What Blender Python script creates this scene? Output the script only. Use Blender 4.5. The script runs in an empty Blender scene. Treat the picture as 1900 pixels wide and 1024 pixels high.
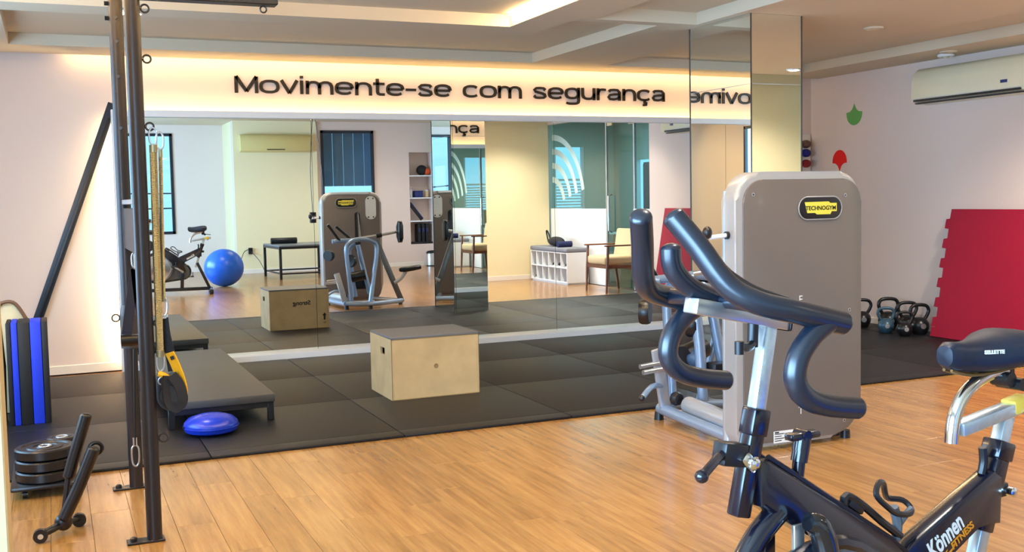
import bpy, bmesh, math, random
from mathutils import Vector, Matrix
random.seed(7)
SC = bpy.context.scene
COL = SC.collection
PI = math.pi

# ---------------------------------------------------------------- camera
CAM_H = 1.6
yaw, pit, rol = math.radians(23.55255), math.radians(3.904421), math.radians(-1.133552)
_fw = Vector((math.sin(yaw)*math.cos(pit), math.cos(yaw)*math.cos(pit), -math.sin(pit)))
_r = Vector((math.cos(yaw), -math.sin(yaw), 0)); _u = _r.cross(_fw)
_r2 = math.cos(rol)*_r + math.sin(rol)*_u; _u2 = -math.sin(rol)*_r + math.cos(rol)*_u
cd = bpy.data.cameras.new('camera'); cam = bpy.data.objects.new('camera', cd); COL.objects.link(cam)
cd.sensor_width = 36; cd.lens = 1954.21/1900*36; cd.shift_y = -13.4/1900; cd.clip_start = .05
cam.matrix_world = Matrix(((_r2.x, _u2.x, -_fw.x, 0), (_r2.y, _u2.y, -_fw.y, 0), (_r2.z, _u2.z, -_fw.z, CAM_H), (0, 0, 0, 1)))
SC.camera = cam

# ---------------------------------------------------------------- world, exposure, large lights
w = bpy.data.worlds.new('sky'); SC.world = w; w.use_nodes = True
bg = w.node_tree.nodes['Background']; bg.inputs[0].default_value = (.42, .74, 1.0, 1); bg.inputs[1].default_value = 1.5
SC.view_settings.view_transform = 'Standard'; SC.view_settings.look = 'None'
SC.view_settings.exposure = 0.15; SC.view_settings.gamma = 1.0; SC.view_settings.use_curve_mapping = False
cy = SC.cycles
cy.use_denoising = True; cy.max_bounces = 9; cy.diffuse_bounces = 3; cy.glossy_bounces = 6
cy.transmission_bounces = 8; cy.transparent_max_bounces = 12; cy.caustics_reflective = True; cy.blur_glossy = 1.0; cy.caustics_refractive = False
cy.sample_clamp_indirect = 6

def area(name, loc, rot, sx, sy, power, col):
    l = bpy.data.lights.new(name, 'AREA'); l.shape = 'RECTANGLE'; l.size = sx; l.size_y = sy; l.energy = power; l.color = col
    o = bpy.data.objects.new(name, l); COL.objects.link(o); o.location = loc; o.rotation_euler = rot
    return o
COOL = (.38, .67, 1.0); WARM = (1.0, .80, .56); SOFT = (1.0, .90, .78)
# daylight outside the windows of the left wall (facing +X)
area('daylight_window_a', (-1.95, 7.1, 1.75), (0, -PI/2, 0), 2.1, 3.0, 150, COOL)
area('daylight_window_b', (-1.95, .6, 1.75), (0, -PI/2, 0), 2.1, 5.2, 800, COOL)

# ---------------------------------------------------------------- materials
def lin(h):
    h = h.lstrip('#'); v = [int(h[i:i+2], 16)/255 for i in (0, 2, 4)]
    return tuple(((x+.055)/1.055)**2.4 if x > .04045 else x/12.92 for x in v) + (1,)
def mat(name, col, rough=.5, metal=0., var=.06, scale=8., bump=0., bscale=60., spec=.5, coat=0., emit=None, estr=0.):
    m = bpy.data.materials.new(name); m.use_nodes = True; nt = m.node_tree; b = nt.nodes['Principled BSDF']
    c = lin(col) if isinstance(col, str) else tuple(col)+(1,)
    b.inputs['Roughness'].default_value = rough; b.inputs['Metallic'].default_value = metal
    b.inputs['Specular IOR Level'].default_value = spec; b.inputs['Coat Weight'].default_value = coat
    if coat: b.inputs['Coat Roughness'].default_value = .08
    g = nt.nodes.new('ShaderNodeNewGeometry')
    n = nt.nodes.new('ShaderNodeTexNoise'); n.inputs['Scale'].default_value = scale; n.inputs['Detail'].default_value = 3
    nt.links.new(g.outputs['Position'], n.inputs['Vector'])
    mx = nt.nodes.new('ShaderNodeMix'); mx.data_type = 'RGBA'
    mx.inputs[6].default_value = tuple(x*(1-var) for x in c[:3])+(1,); mx.inputs[7].default_value = tuple(min(1, x*(1+var)) for x in c[:3])+(1,)
    nt.links.new(n.outputs['Fac'], mx.inputs[0]); nt.links.new(mx.outputs[2], b.inputs['Base Color'])
    if bump:
        n2 = nt.nodes.new('ShaderNodeTexNoise'); n2.inputs['Scale'].default_value = bscale; n2.inputs['Detail'].default_value = 4
        nt.links.new(g.outputs['Position'], n2.inputs['Vector'])
        bp = nt.nodes.new('ShaderNodeBump'); bp.inputs['Strength'].default_value = bump; bp.inputs['Distance'].default_value = .01
        nt.links.new(n2.outputs['Fac'], bp.inputs['Height']); nt.links.new(bp.outputs[0], b.inputs['Normal'])
    if emit:
        b.inputs['Emission Color'].default_value = lin(emit); b.inputs['Emission Strength'].default_value = estr
    return m
def wood_mat():
    m = bpy.data.materials.new('honey_wood'); m.use_nodes = True; nt = m.node_tree; b = nt.nodes['Principled BSDF']
    N = nt.nodes.new; L = nt.links.new
    g = N('ShaderNodeNewGeometry'); oi = N('ShaderNodeObjectInfo')
    mp = N('ShaderNodeMapping'); mp.inputs['Scale'].default_value = (26, 1.6, 1)
    L(g.outputs['Position'], mp.inputs['Vector'])
    add = N('ShaderNodeMath'); add.operation = 'ADD'; L(oi.outputs['Random'], add.inputs[0]); L(g.outputs['Random Per Island'], add.inputs[1])
    fr = N('ShaderNodeMath'); fr.operation = 'FRACT'; L(add.outputs[0], fr.inputs[0])
    n = N('ShaderNodeTexNoise'); n.noise_dimensions = '4D'; n.inputs['Scale'].default_value = 1.0; n.inputs['Detail'].default_value = 6; n.inputs['Roughness'].default_value = .65
    mu = N('ShaderNodeMath'); mu.operation = 'MULTIPLY'; mu.inputs[1].default_value = 37; L(fr.outputs[0], mu.inputs[0])
    L(mu.outputs[0], n.inputs['W']); L(mp.outputs[0], n.inputs['Vector'])
    cr = N('ShaderNodeValToRGB'); e = cr.color_ramp.elements
    e[0].position = .3; e[0].color = lin('#865b2e'); e[1].position = .72; e[1].color = lin('#ba8a50')
    q = cr.color_ramp.elements.new(.5); q.color = lin('#a2743e')
    L(n.outputs['Fac'], cr.inputs[0])
    hs = N('ShaderNodeHueSaturation'); mr = N('ShaderNodeMapRange'); mr.inputs[3].default_value = .9; mr.inputs[4].default_value = 1.08
    L(fr.outputs[0], mr.inputs[0]); L(mr.outputs[0], hs.inputs['Value']); L(cr.outputs[0], hs.inputs['Color']); L(hs.outputs[0], b.inputs['Base Color'])
    b.inputs['Roughness'].default_value = .24; b.inputs['Coat Weight'].default_value = .25; b.inputs['Coat Roughness'].default_value = .18
    n3 = N('ShaderNodeTexNoise'); n3.inputs['Scale'].default_value = 9; n3.inputs['Detail'].default_value = 3; L(g.outputs['Position'], n3.inputs['Vector'])
    bp = N('ShaderNodeBump'); bp.inputs['Strength'].default_value = .12; bp.inputs['Distance'].default_value = .02; L(n3.outputs['Fac'], bp.inputs['Height']); L(bp.outputs[0], b.inputs['Normal'])
    return m
def mirror_mat():
    m = bpy.data.materials.new('silvered_glass'); m.use_nodes = True; nt = m.node_tree; nt.nodes.clear()
    o = nt.nodes.new('ShaderNodeOutputMaterial'); g = nt.nodes.new('ShaderNodeBsdfGlossy'); g.inputs['Roughness'].default_value = 0
    n = nt.nodes.new('ShaderNodeTexNoise'); n.inputs['Scale'].default_value = .6
    mx = nt.nodes.new('ShaderNodeMix'); mx.data_type = 'RGBA'; mx.inputs[6].default_value = (.86, .90, .88, 1); mx.inputs[7].default_value = (.88, .915, .90, 1)
    nt.links.new(n.outputs['Fac'], mx.inputs[0]); nt.links.new(mx.outputs[2], g.inputs['Color']); nt.links.new(g.outputs[0], o.inputs[0])
    return m
def glass_mat(name, tint, refl=.1):
    m = bpy.data.materials.new(name); m.use_nodes = True; nt = m.node_tree; nt.nodes.clear()
    o = nt.nodes.new('ShaderNodeOutputMaterial'); t = nt.nodes.new('ShaderNodeBsdfTransparent'); g = nt.nodes.new('ShaderNodeBsdfGlossy')
    g.inputs['Roughness'].default_value = .01; t.inputs[0].default_value = tuple(tint)+(1,)
    f = nt.nodes.new('ShaderNodeFresnel'); f.inputs[0].default_value = 1.45
    ad = nt.nodes.new('ShaderNodeMath'); ad.inputs[1].default_value = refl; nt.links.new(f.outputs[0], ad.inputs[0])
    gm = nt.nodes.new('ShaderNodeNewGeometry'); iv = nt.nodes.new('ShaderNodeMath'); iv.operation = 'SUBTRACT'; iv.inputs[0].default_value = 1; nt.links.new(gm.outputs['Backfacing'], iv.inputs[1])
    ml = nt.nodes.new('ShaderNodeMath'); ml.operation = 'MULTIPLY'; nt.links.new(ad.outputs[0], ml.inputs[0]); nt.links.new(iv.outputs[0], ml.inputs[1])
    mx = nt.nodes.new('ShaderNodeMixShader'); nt.links.new(ml.outputs[0], mx.inputs[0]); nt.links.new(t.outputs[0], mx.inputs[1]); nt.links.new(g.outputs[0], mx.inputs[2]); nt.links.new(mx.outputs[0], o.inputs[0])
    return m
def emis(name, col, s):
    m = bpy.data.materials.new(name); m.use_nodes = True; nt = m.node_tree; nt.nodes.clear()
    o = nt.nodes.new('ShaderNodeOutputMaterial'); e = nt.nodes.new('ShaderNodeEmission'); e.inputs[0].default_value = tuple(col)+(1,); e.inputs[1].default_value = s
    nt.links.new(e.outputs[0], o.inputs[0]); return m
def ply_mat():
    m = mat('birch_ply', '#c2a87c', .55, var=.3, scale=5, bump=.05, bscale=30); return m

WALL = mat('wall_paint', '#e6d3ca', .6, var=.025, scale=1.2)
CREAM = mat('cream_paint', '#f2e4ba', .6, var=.025, scale=1.2)
CEIL = mat('ceiling_paint', '#d9c7ad', .7, var=.02, scale=1)
WHITE = mat('white_lacquer', '#eceef2', .35, var=.02)
TRIMM = mat('trim_paint', '#f0e6da', .45, var=.02)
RUBBER = mat('black_rubber', '#131419', .48, var=.35, scale=260, bump=.25, bscale=400, spec=.35)
BLACK = mat('black_paint', '#14151a', .35, var=.1, spec=.5)
FOAM = mat('black_foam', '#0b0c11', .36, var=.12, scale=30, spec=.5)
SOFTBLK = mat('black_fabric', '#17171c', .75, var=.2, scale=90, bump=.2, bscale=200)
STEELBLK = mat('gunmetal_tube', '#343133', .35, metal=.6, var=.15, scale=14)
CHROME = mat('chrome', '#dfe3e8', .12, metal=1., var=.03)
BRUSHED = mat('brushed_steel', '#c9ccd0', .3, metal=.9, var=.06, scale=25)
GALV = mat('galvanised_steel', '#c4d4de', .28, metal=.75, var=.2, scale=60)
SILVER = mat('silver_paint', '#b4b6ba', .33, metal=.45, var=.03)
TAUPE = mat('taupe_shell', '#6c635d', .36, metal=.15, var=.04, scale=3, coat=.15)
PALEGREY = mat('pale_grey_shell', '#a9a6a4', .3, metal=.25, var=.03, coat=.3)
MIRROR = mirror_mat()
PLY = ply_mat()
PLYEDGE = mat('ply_edge', '#8f774e', .7, var=.2, scale=40)
PLYTOP = mat('grey_top_sheet', '#66686e', .55, var=.12, scale=30)
BLUE = mat('blue_vinyl', '#0630b8', .3, var=.06, spec=.55)
BALLBLUE = mat('ball_blue', '#0f5fd6', .3, var=.05, spec=.55)
MATBLUE = mat('mat_blue', '#0830cc', .6, var=.06, scale=40)
NAVYBLK = mat('mat_black', '#07080f', .6, var=.15, scale=40)
YELLOW = mat('yellow_webbing', '#f2ac0a', .6, var=.1, scale=80, bump=.2, bscale=300)
SPRING = mat('brass_spring', '#8d866a', .36, metal=.6, var=.12, scale=30)
CRIMSON = mat('crimson_foam', '#a3002f', .7, var=.06, scale=6, bump=.1, bscale=220)
LETTER = mat('black_vinyl', '#17110f', .5, var=.05)
WHITEINK = mat('white_ink', '#e8e6e2', .5, var=.02)
GREENV = mat('green_vinyl', '#5aa450', .5, var=.03)
REDV = mat('red_vinyl', '#f01410', .5, var=.03)
ACW = mat('ac_plastic', '#efe6c6', .35, var=.02)
ACDARK = mat('dark_louvre', '#1d1a17', .5)
FRAMEDK = mat('dark_window_frame', '#15202e', .4, var=.08)
OAKB = mat('brown_wood', '#7a4a2c', .4, var=.25, scale=18)
BEIGE = mat('beige_upholstery', '#d9c39a', .8, var=.06, scale=60, bump=.15, bscale=300)
GREYCUSH = mat('grey_cushion', '#7d7f88', .75, var=.06, scale=40, bump=.1, bscale=200)
GLASST = glass_mat('teal_glass', (.66, .90, .92), .05)
GLASSW = glass_mat('window_glass', (.85, .96, 1.0), .03)
BADGEY = mat('yellow_badge', '#e8d84a', .35, var=.03)
ORANGE = mat('orange_plastic', '#e0521c', .45, var=.05)
GREENB = mat('green_fabric', '#3c7a2e', .7, var=.15, scale=10)
NAVY = mat('navy_plastic', '#1a2f6e', .4, var=.08)
IRONK = mat('black_iron', '#1b1c20', .3, metal=.2, var=.15, scale=30, spec=.6)
IRONB = mat('teal_grey_iron', '#3f6076', .32, metal=.2, var=.12, scale=30)
TANL = mat('tan_wood_ring', '#d8c49a', .5, var=.1, scale=20)
LEDW = emis('led_warm', (1, .68, .24), 40)
LEDS = emis('led_side', (1, .74, .38), 150)
LEDC = emis('led_cove', (1, .70, .32), 90)
BULB = emis('bulb', (1, .9, .75), 120)
BIKEFOAM = mat('bike_foam', '#0a1828', .32, var=.15, scale=30, spec=.8)
WOOD = wood_mat()

# ---------------------------------------------------------------- builders
class B:
    def __init__(s): s.bm = bmesh.new()
    def box(s, a, b, bev=0., seg=1, M=None):
        a = Vector(a); b = Vector(b); c = (a+b)/2; d = b-a
        mm = Matrix.Translation(c) @ Matrix.Diagonal((abs(d.x), abs(d.y), abs(d.z), 1))
        r = bmesh.ops.create_cube(s.bm, size=1, matrix=mm); vs = r['verts']
        if bev:
            es = list({e for v in vs for e in v.link_edges})
            r2 = bmesh.ops.bevel(s.bm, geom=es, offset=bev, segments=seg, affect='EDGES', profile=.5)
            vs = list({v for f in r2['faces'] for v in f.verts} | {v for v in vs if v.is_valid})
        if M is not None: bmesh.ops.transform(s.bm, matrix=M, verts=[v for v in vs if v.is_valid])
        return s
    def tube(s, pts, r, seg=10, sm=0, closed=False, flat=None):
        P = [Vector(p) for p in pts]; R = list(r) if isinstance(r, (list, tuple)) else [r]*len(P)
        if sm:
            Q = []; RR = []; n = len(P)
            rng = range(n if closed else n-1)
            for i in rng:
                p0 = P[(i-1) % n] if (closed or i > 0) else P[0]; p1 = P[i]; p2 = P[(i+1) % n]; p3 = P[(i+2) % n] if (closed or i < n-2) else P[-1]
                for k in range(sm):
                    t = k/sm
                    Q.append(.5*((2*p1)+(-p0+p2)*t+(2*p0-5*p1+4*p2-p3)*t*t+(-p0+3*p1-3*p2+p3)*t**3)); RR.append(R[i]*(1-t)+R[(i+1) % n]*t)
            if not closed: Q.append(P[-1]); RR.append(R[-1])
            P, R = Q, RR
        n = len(P); rings = []; up = None
        for i in range(n):
            if closed: t = (P[(i+1) % n]-P[i-1])
            else: t = (P[min(i+1, n-1)]-P[max(i-1, 0)])
            t.normalize()
            if up is None:
                up = Vector((0, 0, 1)) if abs(t.z) < .9 else Vector((1, 0, 0))
            x = up - t*up.dot(t)
            if x.length < 1e-6: x = t.orthogonal()
            x.normalize(); up = x; y = t.cross(x)
            fx, fy = flat if flat else (1, 1)
            rings.append([s.bm.verts.new(P[i]+R[i]*(fx*math.cos(2*PI*k/seg)*x+fy*math.sin(2*PI*k/seg)*y)) for k in range(seg)])
        for i in range(n if closed else n-1):
            a, b = rings[i], rings[(i+1) % n]
            for k in range(seg): s.bm.faces.new((a[k], a[(k+1) % seg], b[(k+1) % seg], b[k]))
        if not closed:
            s.bm.faces.new(rings[0][::-1]); s.bm.faces.new(rings[-1])
        return s
    def grip(s, pts, r, seg=14, sm=6):
        # a tube with rounded ends
        P = [Vector(p) for p in pts]
        d0 = (P[0]-P[1]).normalized(); d1 = (P[-1]-P[-2]).normalized()
        s.tube(P, r, seg, sm)
        for c, d in ((P[0], d0), (P[-1], d1)):
            a = [c+d*(r*.55*math.sin(PI/2*k/4)) for k in range(5)]; rr = [max(r*math.cos(PI/2*k/4), r*.12) for k in range(5)]
            s.tube(a, rr, seg)
        return s
    def cyl(s, a, b, r, r2=None, seg=16): return s.tube([a, b], [r, r if r2 is None else r2], seg)
    def lathe(s, prof, o=(0, 0, 0), axis=(0, 0, 1), seg=24):
        o = Vector(o); ax = Vector(axis).normalized(); x = ax.orthogonal().normalized(); y = ax.cross(x); rings = []
        for r, h in prof: rings.append([s.bm.verts.new(o+ax*h+max(r, 1e-4)*(math.cos(2*PI*k/seg)*x+math.sin(2*PI*k/seg)*y)) for k in range(seg)])
        for a, b in zip(rings, rings[1:]):
            for k in range(seg): s.bm.faces.new((a[k], a[(k+1) % seg], b[(k+1) % seg], b[k]))
        s.bm.faces.new(rings[0][::-1]); s.bm.faces.new(rings[-1]); return s
    def prism(s, out, d, M=None, bev=0., seg=2):
        M = M or Matrix()
        n = len(out); a = [s.bm.verts.new((u, v, 0)) for u, v in out]; b = [s.bm.verts.new((u, v, d)) for u, v in out]
        fb = s.bm.faces.new(a[::-1]); ft = s.bm.faces.new(b); vs = a+b
        for i in range(n): s.bm.faces.new((a[i], a[(i+1) % n], b[(i+1) % n], b[i]))
        if bev:
            es = list(fb.edges)+list(ft.edges)
            r = bmesh.ops.bevel(s.bm, geom=es, offset=bev, segments=seg, affect='EDGES', profile=.5)
            vs = list({v for f in r['faces'] for v in f.verts} | {v for v in vs if v.is_valid})
        bmesh.ops.transform(s.bm, matrix=M, verts=[v for v in vs if v.is_valid]); return s
    def ball(s, c, r, sx=1, sy=1, sz=1, M=None, u=20, v=12):
        mm = Matrix.Translation(Vector(c)) @ (M or Matrix()) @ Matrix.Diagonal((sx*r, sy*r, sz*r, 1))
        bmesh.ops.create_uvsphere(s.bm, u_segments=u, v_segments=v, radius=1, matrix=mm); return s
    def ring(s, c, axis, R, r, seg=20, rs=8, sy=1.):
        ax = Vector(axis).normalized(); x = ax.orthogonal().normalized()
        if abs(ax.z) < .9: x = Vector((0, 0, 1)) - ax*ax.z; x.normalize()
        y = ax.cross(x)
        return s.tube([Vector(c)+R*(sy*math.cos(2*PI*k/seg)*x+math.sin(2*PI*k/seg)*y) for k in range(seg)], r, rs, closed=True)
    def mesh(s, me): s.bm.from_mesh(me); return s

WM = {}
def wm(o): return WM.get(o.name, Matrix())
def tag(o, label=None, cat=None, group=None, kind=None):
    if label: o['label'] = label
    if cat: o['category'] = cat
    if group: o['group'] = group
    if kind: o['kind'] = kind
    return o
def thing(name, label, cat, loc=(0, 0, 0), rz=0., group=None, kind=None):
    o = bpy.data.objects.new(name, None); COL.objects.link(o); o.empty_display_size = .1
    o.location = loc; o.rotation_euler = (0, 0, rz)
    WM[o.name] = Matrix.Translation(Vector(loc)) @ Matrix.Rotation(rz, 4, 'Z')
    return tag(o, label, cat, group, kind)
def O(name, b, m, parent=None, smooth=True, label=None, local=False):
    bm = b.bm
    if parent is not None and not local: bm.transform(wm(parent).inverted())
    bmesh.ops.recalc_face_normals(bm, faces=bm.faces)
    me = bpy.data.meshes.new(name); bm.to_mesh(me); bm.free()
    ms = m if isinstance(m, (list, tuple)) else [m]
    for q in ms: me.materials.append(q)
    if smooth:
        me.shade_smooth()
        try: me.set_sharp_from_angle(angle=math.radians(38))
        except Exception: pass
    o = bpy.data.objects.new(name, me); COL.objects.link(o)
    if parent is not None: o.parent = parent; WM[o.name] = wm(parent)
    if label: o['label'] = label
    return o
def single(name, b, m, label, cat, loc=None, group=None, kind=None, smooth=True):
    # a thing that is one mesh; the origin sits at loc
    loc = Vector(loc or (0, 0, 0)); b.bm.transform(Matrix.Translation(-loc))
    o = O(name, b, m, None, smooth); o.location = loc; WM[o.name] = Matrix.Translation(loc)
    return tag(o, label, cat, group, kind)
def struct(name, b, m, parent=None, smooth=False):
    o = O(name, b, m, parent, smooth)
    if parent is None: o['kind'] = 'structure'
    return o
def dup(o, loc=None, label=None, rz=None):
    def cp(x, par):
        c = x.copy(); COL.objects.link(c); c.parent = par
        for ch in x.children: cp(ch, c)
        return c
    c = cp(o, None)
    if loc is not None: c.location = loc
    if rz is not None: c.rotation_euler = (0, 0, rz)
    if label: c['label'] = label
    return c
def frame(o, u, v):
    u = Vector(u).normalized(); v = Vector(v); v = (v-u*v.dot(u)).normalized(); n = u.cross(v); o = Vector(o)
    return Matrix(((u.x, v.x, n.x, o.x), (u.y, v.y, n.y, o.y), (u.z, v.z, n.z, o.z), (0, 0, 0, 1)))
def rrect(w, h, r, n=6, cx=0., cy=0., rs=None):
    rs = rs or (r, r, r, r); pts = []
    for (sx, sy, a0), rr in zip(((1, 1, 0), (-1, 1, 90), (-1, -1, 180), (1, -1, 270)), rs):
        ox, oy = cx+sx*(w/2-rr), cy+sy*(h/2-rr)
        if rr <= 1e-6: pts.append((ox, oy)); continue
        for k in range(n+1):
            a = math.radians(a0+90*k/n); pts.append((ox+rr*math.cos(a), oy+rr*math.sin(a)))
    return pts
def text(s, size, M, ext=.002, xs=1., bold=0., align='LEFT', sp=1., shear=0.):
    cu = bpy.data.curves.new('t', 'FONT'); cu.body = s; cu.size = size; cu.extrude = ext; cu.offset = bold; cu.align_x = align; cu.space_character = sp; cu.resolution_u = 4; cu.shear = shear
    ob = bpy.data.objects.new('t', cu); COL.objects.link(ob)
    dg = bpy.context.evaluated_depsgraph_get(); me = bpy.data.meshes.new_from_object(ob.evaluated_get(dg))
    b = B(); b.bm.from_mesh(me); bmesh.ops.transform(b.bm, matrix=M @ Matrix.Diagonal((xs, 1, 1, 1)), verts=b.bm.verts)
    bpy.data.objects.remove(ob); bpy.data.curves.remove(cu); bpy.data.meshes.remove(me); return b

# ================================================================ THE SETTING
YM = 10.70                      # mirror plane
ZC = 3.0                        # underside of the dropped ceiling
# ---- floor with planks
fl = struct('floor', B().box((-2, -4.2, -.14), (12.6, 10.97, -.012)), mat('screed', '#6b4a2c', .8))
def plank_b(L, W=.19):
    return B().box((-W/2+.0006, -L/2+.0006, -.012), (W/2-.0006, L/2-.0006, 0), .001)
slots = []
xw = .19; nx = int(10.75/xw)+1
for i in range(nx):
    x = -1.78+xw*(i+.5); y = -4.1-random.random()*1.25
    while y < 6.9:
        y0, y1 = max(y, -4.1), min(y+1.25, 6.9)
        if y1-y0 > .05 and x < 8.95: slots.append((x, (y0+y1)/2, y1-y0))
        y += 1.25
def vis(s):
    p = Vector((s[0], s[1], -CAM_H)); z = p.dot(_fw)
    if z > .3 and abs(p.dot(_r2)/z) < .53 and abs(p.dot(_u2)/z) < .30: return z
    q = Vector((s[0], 2*YM-s[1], -CAM_H)); z = q.dot(_fw)
    if abs(q.dot(_r2)/z) < .5 and s[0] > 1.6: return 20+z
    return 200+z
slots.sort(key=vis)
shared = {}
for x, y, L in slots[:300]:
    k = round(L, 3)
    if k not in shared:
        o = O('plank', plank_b(L), WOOD, fl, False); shared[k] = o.data
    else:
        o = bpy.data.objects.new('plank', shared[k]); COL.objects.link(o); o.parent = fl
    o.location = (x, y, 0)
bb = B()
for x, y, L in slots[300:]: bb.box((x-.0938, y-L/2+.001, -.012), (x+.0938, y+L/2-.001, 0))
tag(O('plank_field', bb, WOOD, fl, False), kind='stuff')

# ---- rubber matting: tiles laid edge to edge with a front border strip
matt = thing('floor_matting', None, None, (3.5, 8.7, 0), kind='structure')
tw = 1.26; x0 = 2.11-tw*3; tiles = {}
def tile(x, y, X, Y):
    k = (round(X-x, 3), round(Y-y, 3))
    if k not in tiles:
        o = O('tile', B().box((-(X-x)/2+.003, -(Y-y)/2+.003, 0), ((X-x)/2-.003, (Y-y)/2-.003, .018), .004, 2), RUBBER, matt, True, local=True); tiles[k] = o.data
    else:
        o = bpy.data.objects.new('tile', tiles[k]); COL.objects.link(o); o.parent = matt
    o.location = Vector(((x+X)/2, (y+Y)/2, .001-.013+.013))-Vector((3.5, 8.7, 0))
ys = [6.70, 6.86, 8.12, 9.38, 10.55]
for j in range(4):
    for i in range(9):
        X0 = x0+tw*i; X1 = min(X0+tw, 8.88)
        if j == 0 or True:
            if X0 < 8.6: tile(max(X0, -1.75), ys[j], X1, ys[j+1])

# ---- ceiling with recesses
REC = [(-.27, 4.7, 8.41, 10.15), (3.9, 4.7, 7.65, 8.41), (-1.3, 3.54, 4.6, 8.07), (5.6, 8.25, 8.77, 10.15), (7.2, 8.25, 5.2, 8.77), (4.05, 5.0, 5.6, 7.52)]
xs = sorted({-1.8, 8.9}|{r[0] for r in REC}|{r[1] for r in REC}); ysb = sorted({3.4, 10.68}|{r[2] for r in REC}|{r[3] for r in REC})
bb = B()
bb.box((-2, 3.4, ZC+.10), (9.05, 10.97, ZC+.2))
for a, b2 in zip(ysb, ysb[1:]):
    run = None
    for c, d in list(zip(xs, xs[1:]))+[(None, None)]:
        inside = c is not None and any(r[0]-1e-6 <= (c+d)/2 <= r[1]+1e-6 and r[2] <= (a+b2)/2 <= r[3] for r in REC)
        if c is not None and not inside:
            run = (run[0] if run else c, d)
        elif run:
            bb.box((run[0], a, ZC), (run[1], b2, ZC+.101)); run = None
bb.box((-2, -4.2, 3.4), (12.6, 3.4, 3.5)); bb.box((-2, 3.39, ZC), (9.05, 3.41, 3.5))
struct('ceiling', bb, CEIL)
# cove strips on the near side of the lit recess and above the wall gap
o = struct('trim_1', B().box((-1.2, 4.62, ZC+.045), (3.45, 4.66, ZC+.06)).box((-1.28, 4.7, ZC+.045), (-1.24, 8.0, ZC+.06)).box((3.505, 4.7, ZC+.082), (3.535, 8.0, ZC+.096)), LEDC)
o = struct('trim_2', B().box((.2, 10.70, ZC+.02), (7.9, 10.74, ZC+.035)), emis('led_gap', (1, .72, .32), 12))

# ---- walls
struct('wall_back', B().box((-2, 10.82, 0), (9.05, 10.97, ZC+.2)), WALL)
struct('baseboard_back', B().box((-1.8, 10.80, 0), (.56, 10.82, .085), .004), TRIMM)
struct('wall_right', B().box((8.9, 6.62, 0), (9.05, 10.82, ZC+.2)).box((8.9, 2.7, 2.98), (9.05, 6.62, 3.4)).box((8.55, -2.7, 0), (8.7, 2.7, 3.4)), WALL)
struct('baseboard_right', B().box((8.88, 6.62, 0), (8.9, 10.82, .085), .004), TRIMM)
struct('wall_partition', B().box((7.45, 2.7, 0), (8.9, 2.85, 3.4)), CREAM)
struct('baseboard_partition', B().box((7.45, 2.85, 0), (8.88, 2.865, .09), .003), TRIMM)
# left wall with two wide window openings
wl = B()
for a, b2 in ((-4.2, -2.), (3.2, 5.6), (8.6, 10.97)): wl.box((-2, a, 0), (-1.8, b2, 3.5))
for a, b2 in ((-2., 3.2), (5.6, 8.6)): wl.box((-2, a, 0), (-1.8, b2, .7)); wl.box((-2, a, 2.8), (-1.8, b2, 3.5))
struct('wall_left', wl, WALL)
for n, (a, b2) in enumerate(((5.6, 8.6), (-2., 3.2))):
    q = B(); z0, z1 = .7, 2.8
    q.box((-1.86, a, z0), (-1.8, a+.05, z1)).box((-1.86, b2-.05, z0), (-1.8, b2, z1)).box((-1.86, a, z0), (-1.8, b2, z0+.05)).box((-1.86, a, z1-.05), (-1.8, b2, z1)).box((-1.86, (a+b2)/2-.025, z0), (-1.8, (a+b2)/2+.025, z1))
    struct('window_%d' % (n+3), q, FRAMEDK)
struct('wall_pier', B().box((-.62, 4.1, 0), (-.19, 4.4, ZC+.05), .006), mat('tan_pier', '#cdb88e', .6, var=.03, scale=2))
# rear walls (seen in the mirror)
q = B().box((3.75, -2.75, 0), (5.72, -2.55, 3.4)).box((5.72, -2.75, 0), (6.97, -2.55, .95)).box((5.72, -2.75, 3.2), (6.97, -2.55, 3.4)).box((6.97, -2.75, 0), (7.83, -2.55, 3.4))
q.box((7.83, -2.75, 0), (8.4, -2.55, .52)).box((7.83, -2.75, 2.7), (8.4, -2.55, 3.4)).box((8.4, -2.75, 0), (8.7, -2.55, 3.4)).box((7.8, -2.95, .4), (8.5, -2.9, 2.8))
q.box((7.78, -2.95, .4), (7.83, -2.75, 2.8)).box((8.4, -2.95, .4), (8.45, -2.75, 2.8)).box((7.8, -2.95, .47), (8.45, -2.75, .52)).box((7.8, -2.95, 2.7), (8.45, -2.75, 2.75))
struct('wall_rear', q, WALL)
struct('wall_chase', B().box((3.75, -2.551, 0), (5.62, -2.49, 3.4)).box((3.75, -4.0, 0), (3.9, -2.55, 3.4)), CREAM)
struct('baseboard_rear', B().box((3.75, -2.49, 0), (5.62, -2.475, .1), .003).box((5.62, -2.55, 0), (8.55, -2.535, .1), .003), TRIMM)
struct('wall_alcove', B().box((-2, -4.2, 0), (1.2, -4.0, 3.4)).box((2.62, -4.2, 0), (3.9, -4.0, 3.4)).box((1.2, -4.2, 0), (2.62, -4.0, .9)).box((1.2, -4.2, 3.2), (2.62, -4.0, 3.4)), WALL)
def window(n, x0, x1, y, z0, z1, mul):
    fr_ = B(); f = .06
    fr_.box((x0, y-.05, z0), (x0+f, y+.03, z1)).box((x1-f, y-.05, z0), (x1, y+.03, z1)).box((x0, y-.05, z0), (x1, y+.03, z0+f)).box((x0, y-.05, z1-f), (x1, y+.03, z1))
    for m_ in mul: fr_.box((x0, y-.03, m_-.02), (x1, y+.01, m_+.02))
    o = struct('window_%d' % n, fr_, FRAMEDK)
    O('pane', B().box((x0+f, y-.02, z0+f), (x1-f, y-.012, z1-f)), GLASSW, o, False)
    return o
window(1, 1.2, 2.62, -4.0, .9, 3.2, ())
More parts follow.
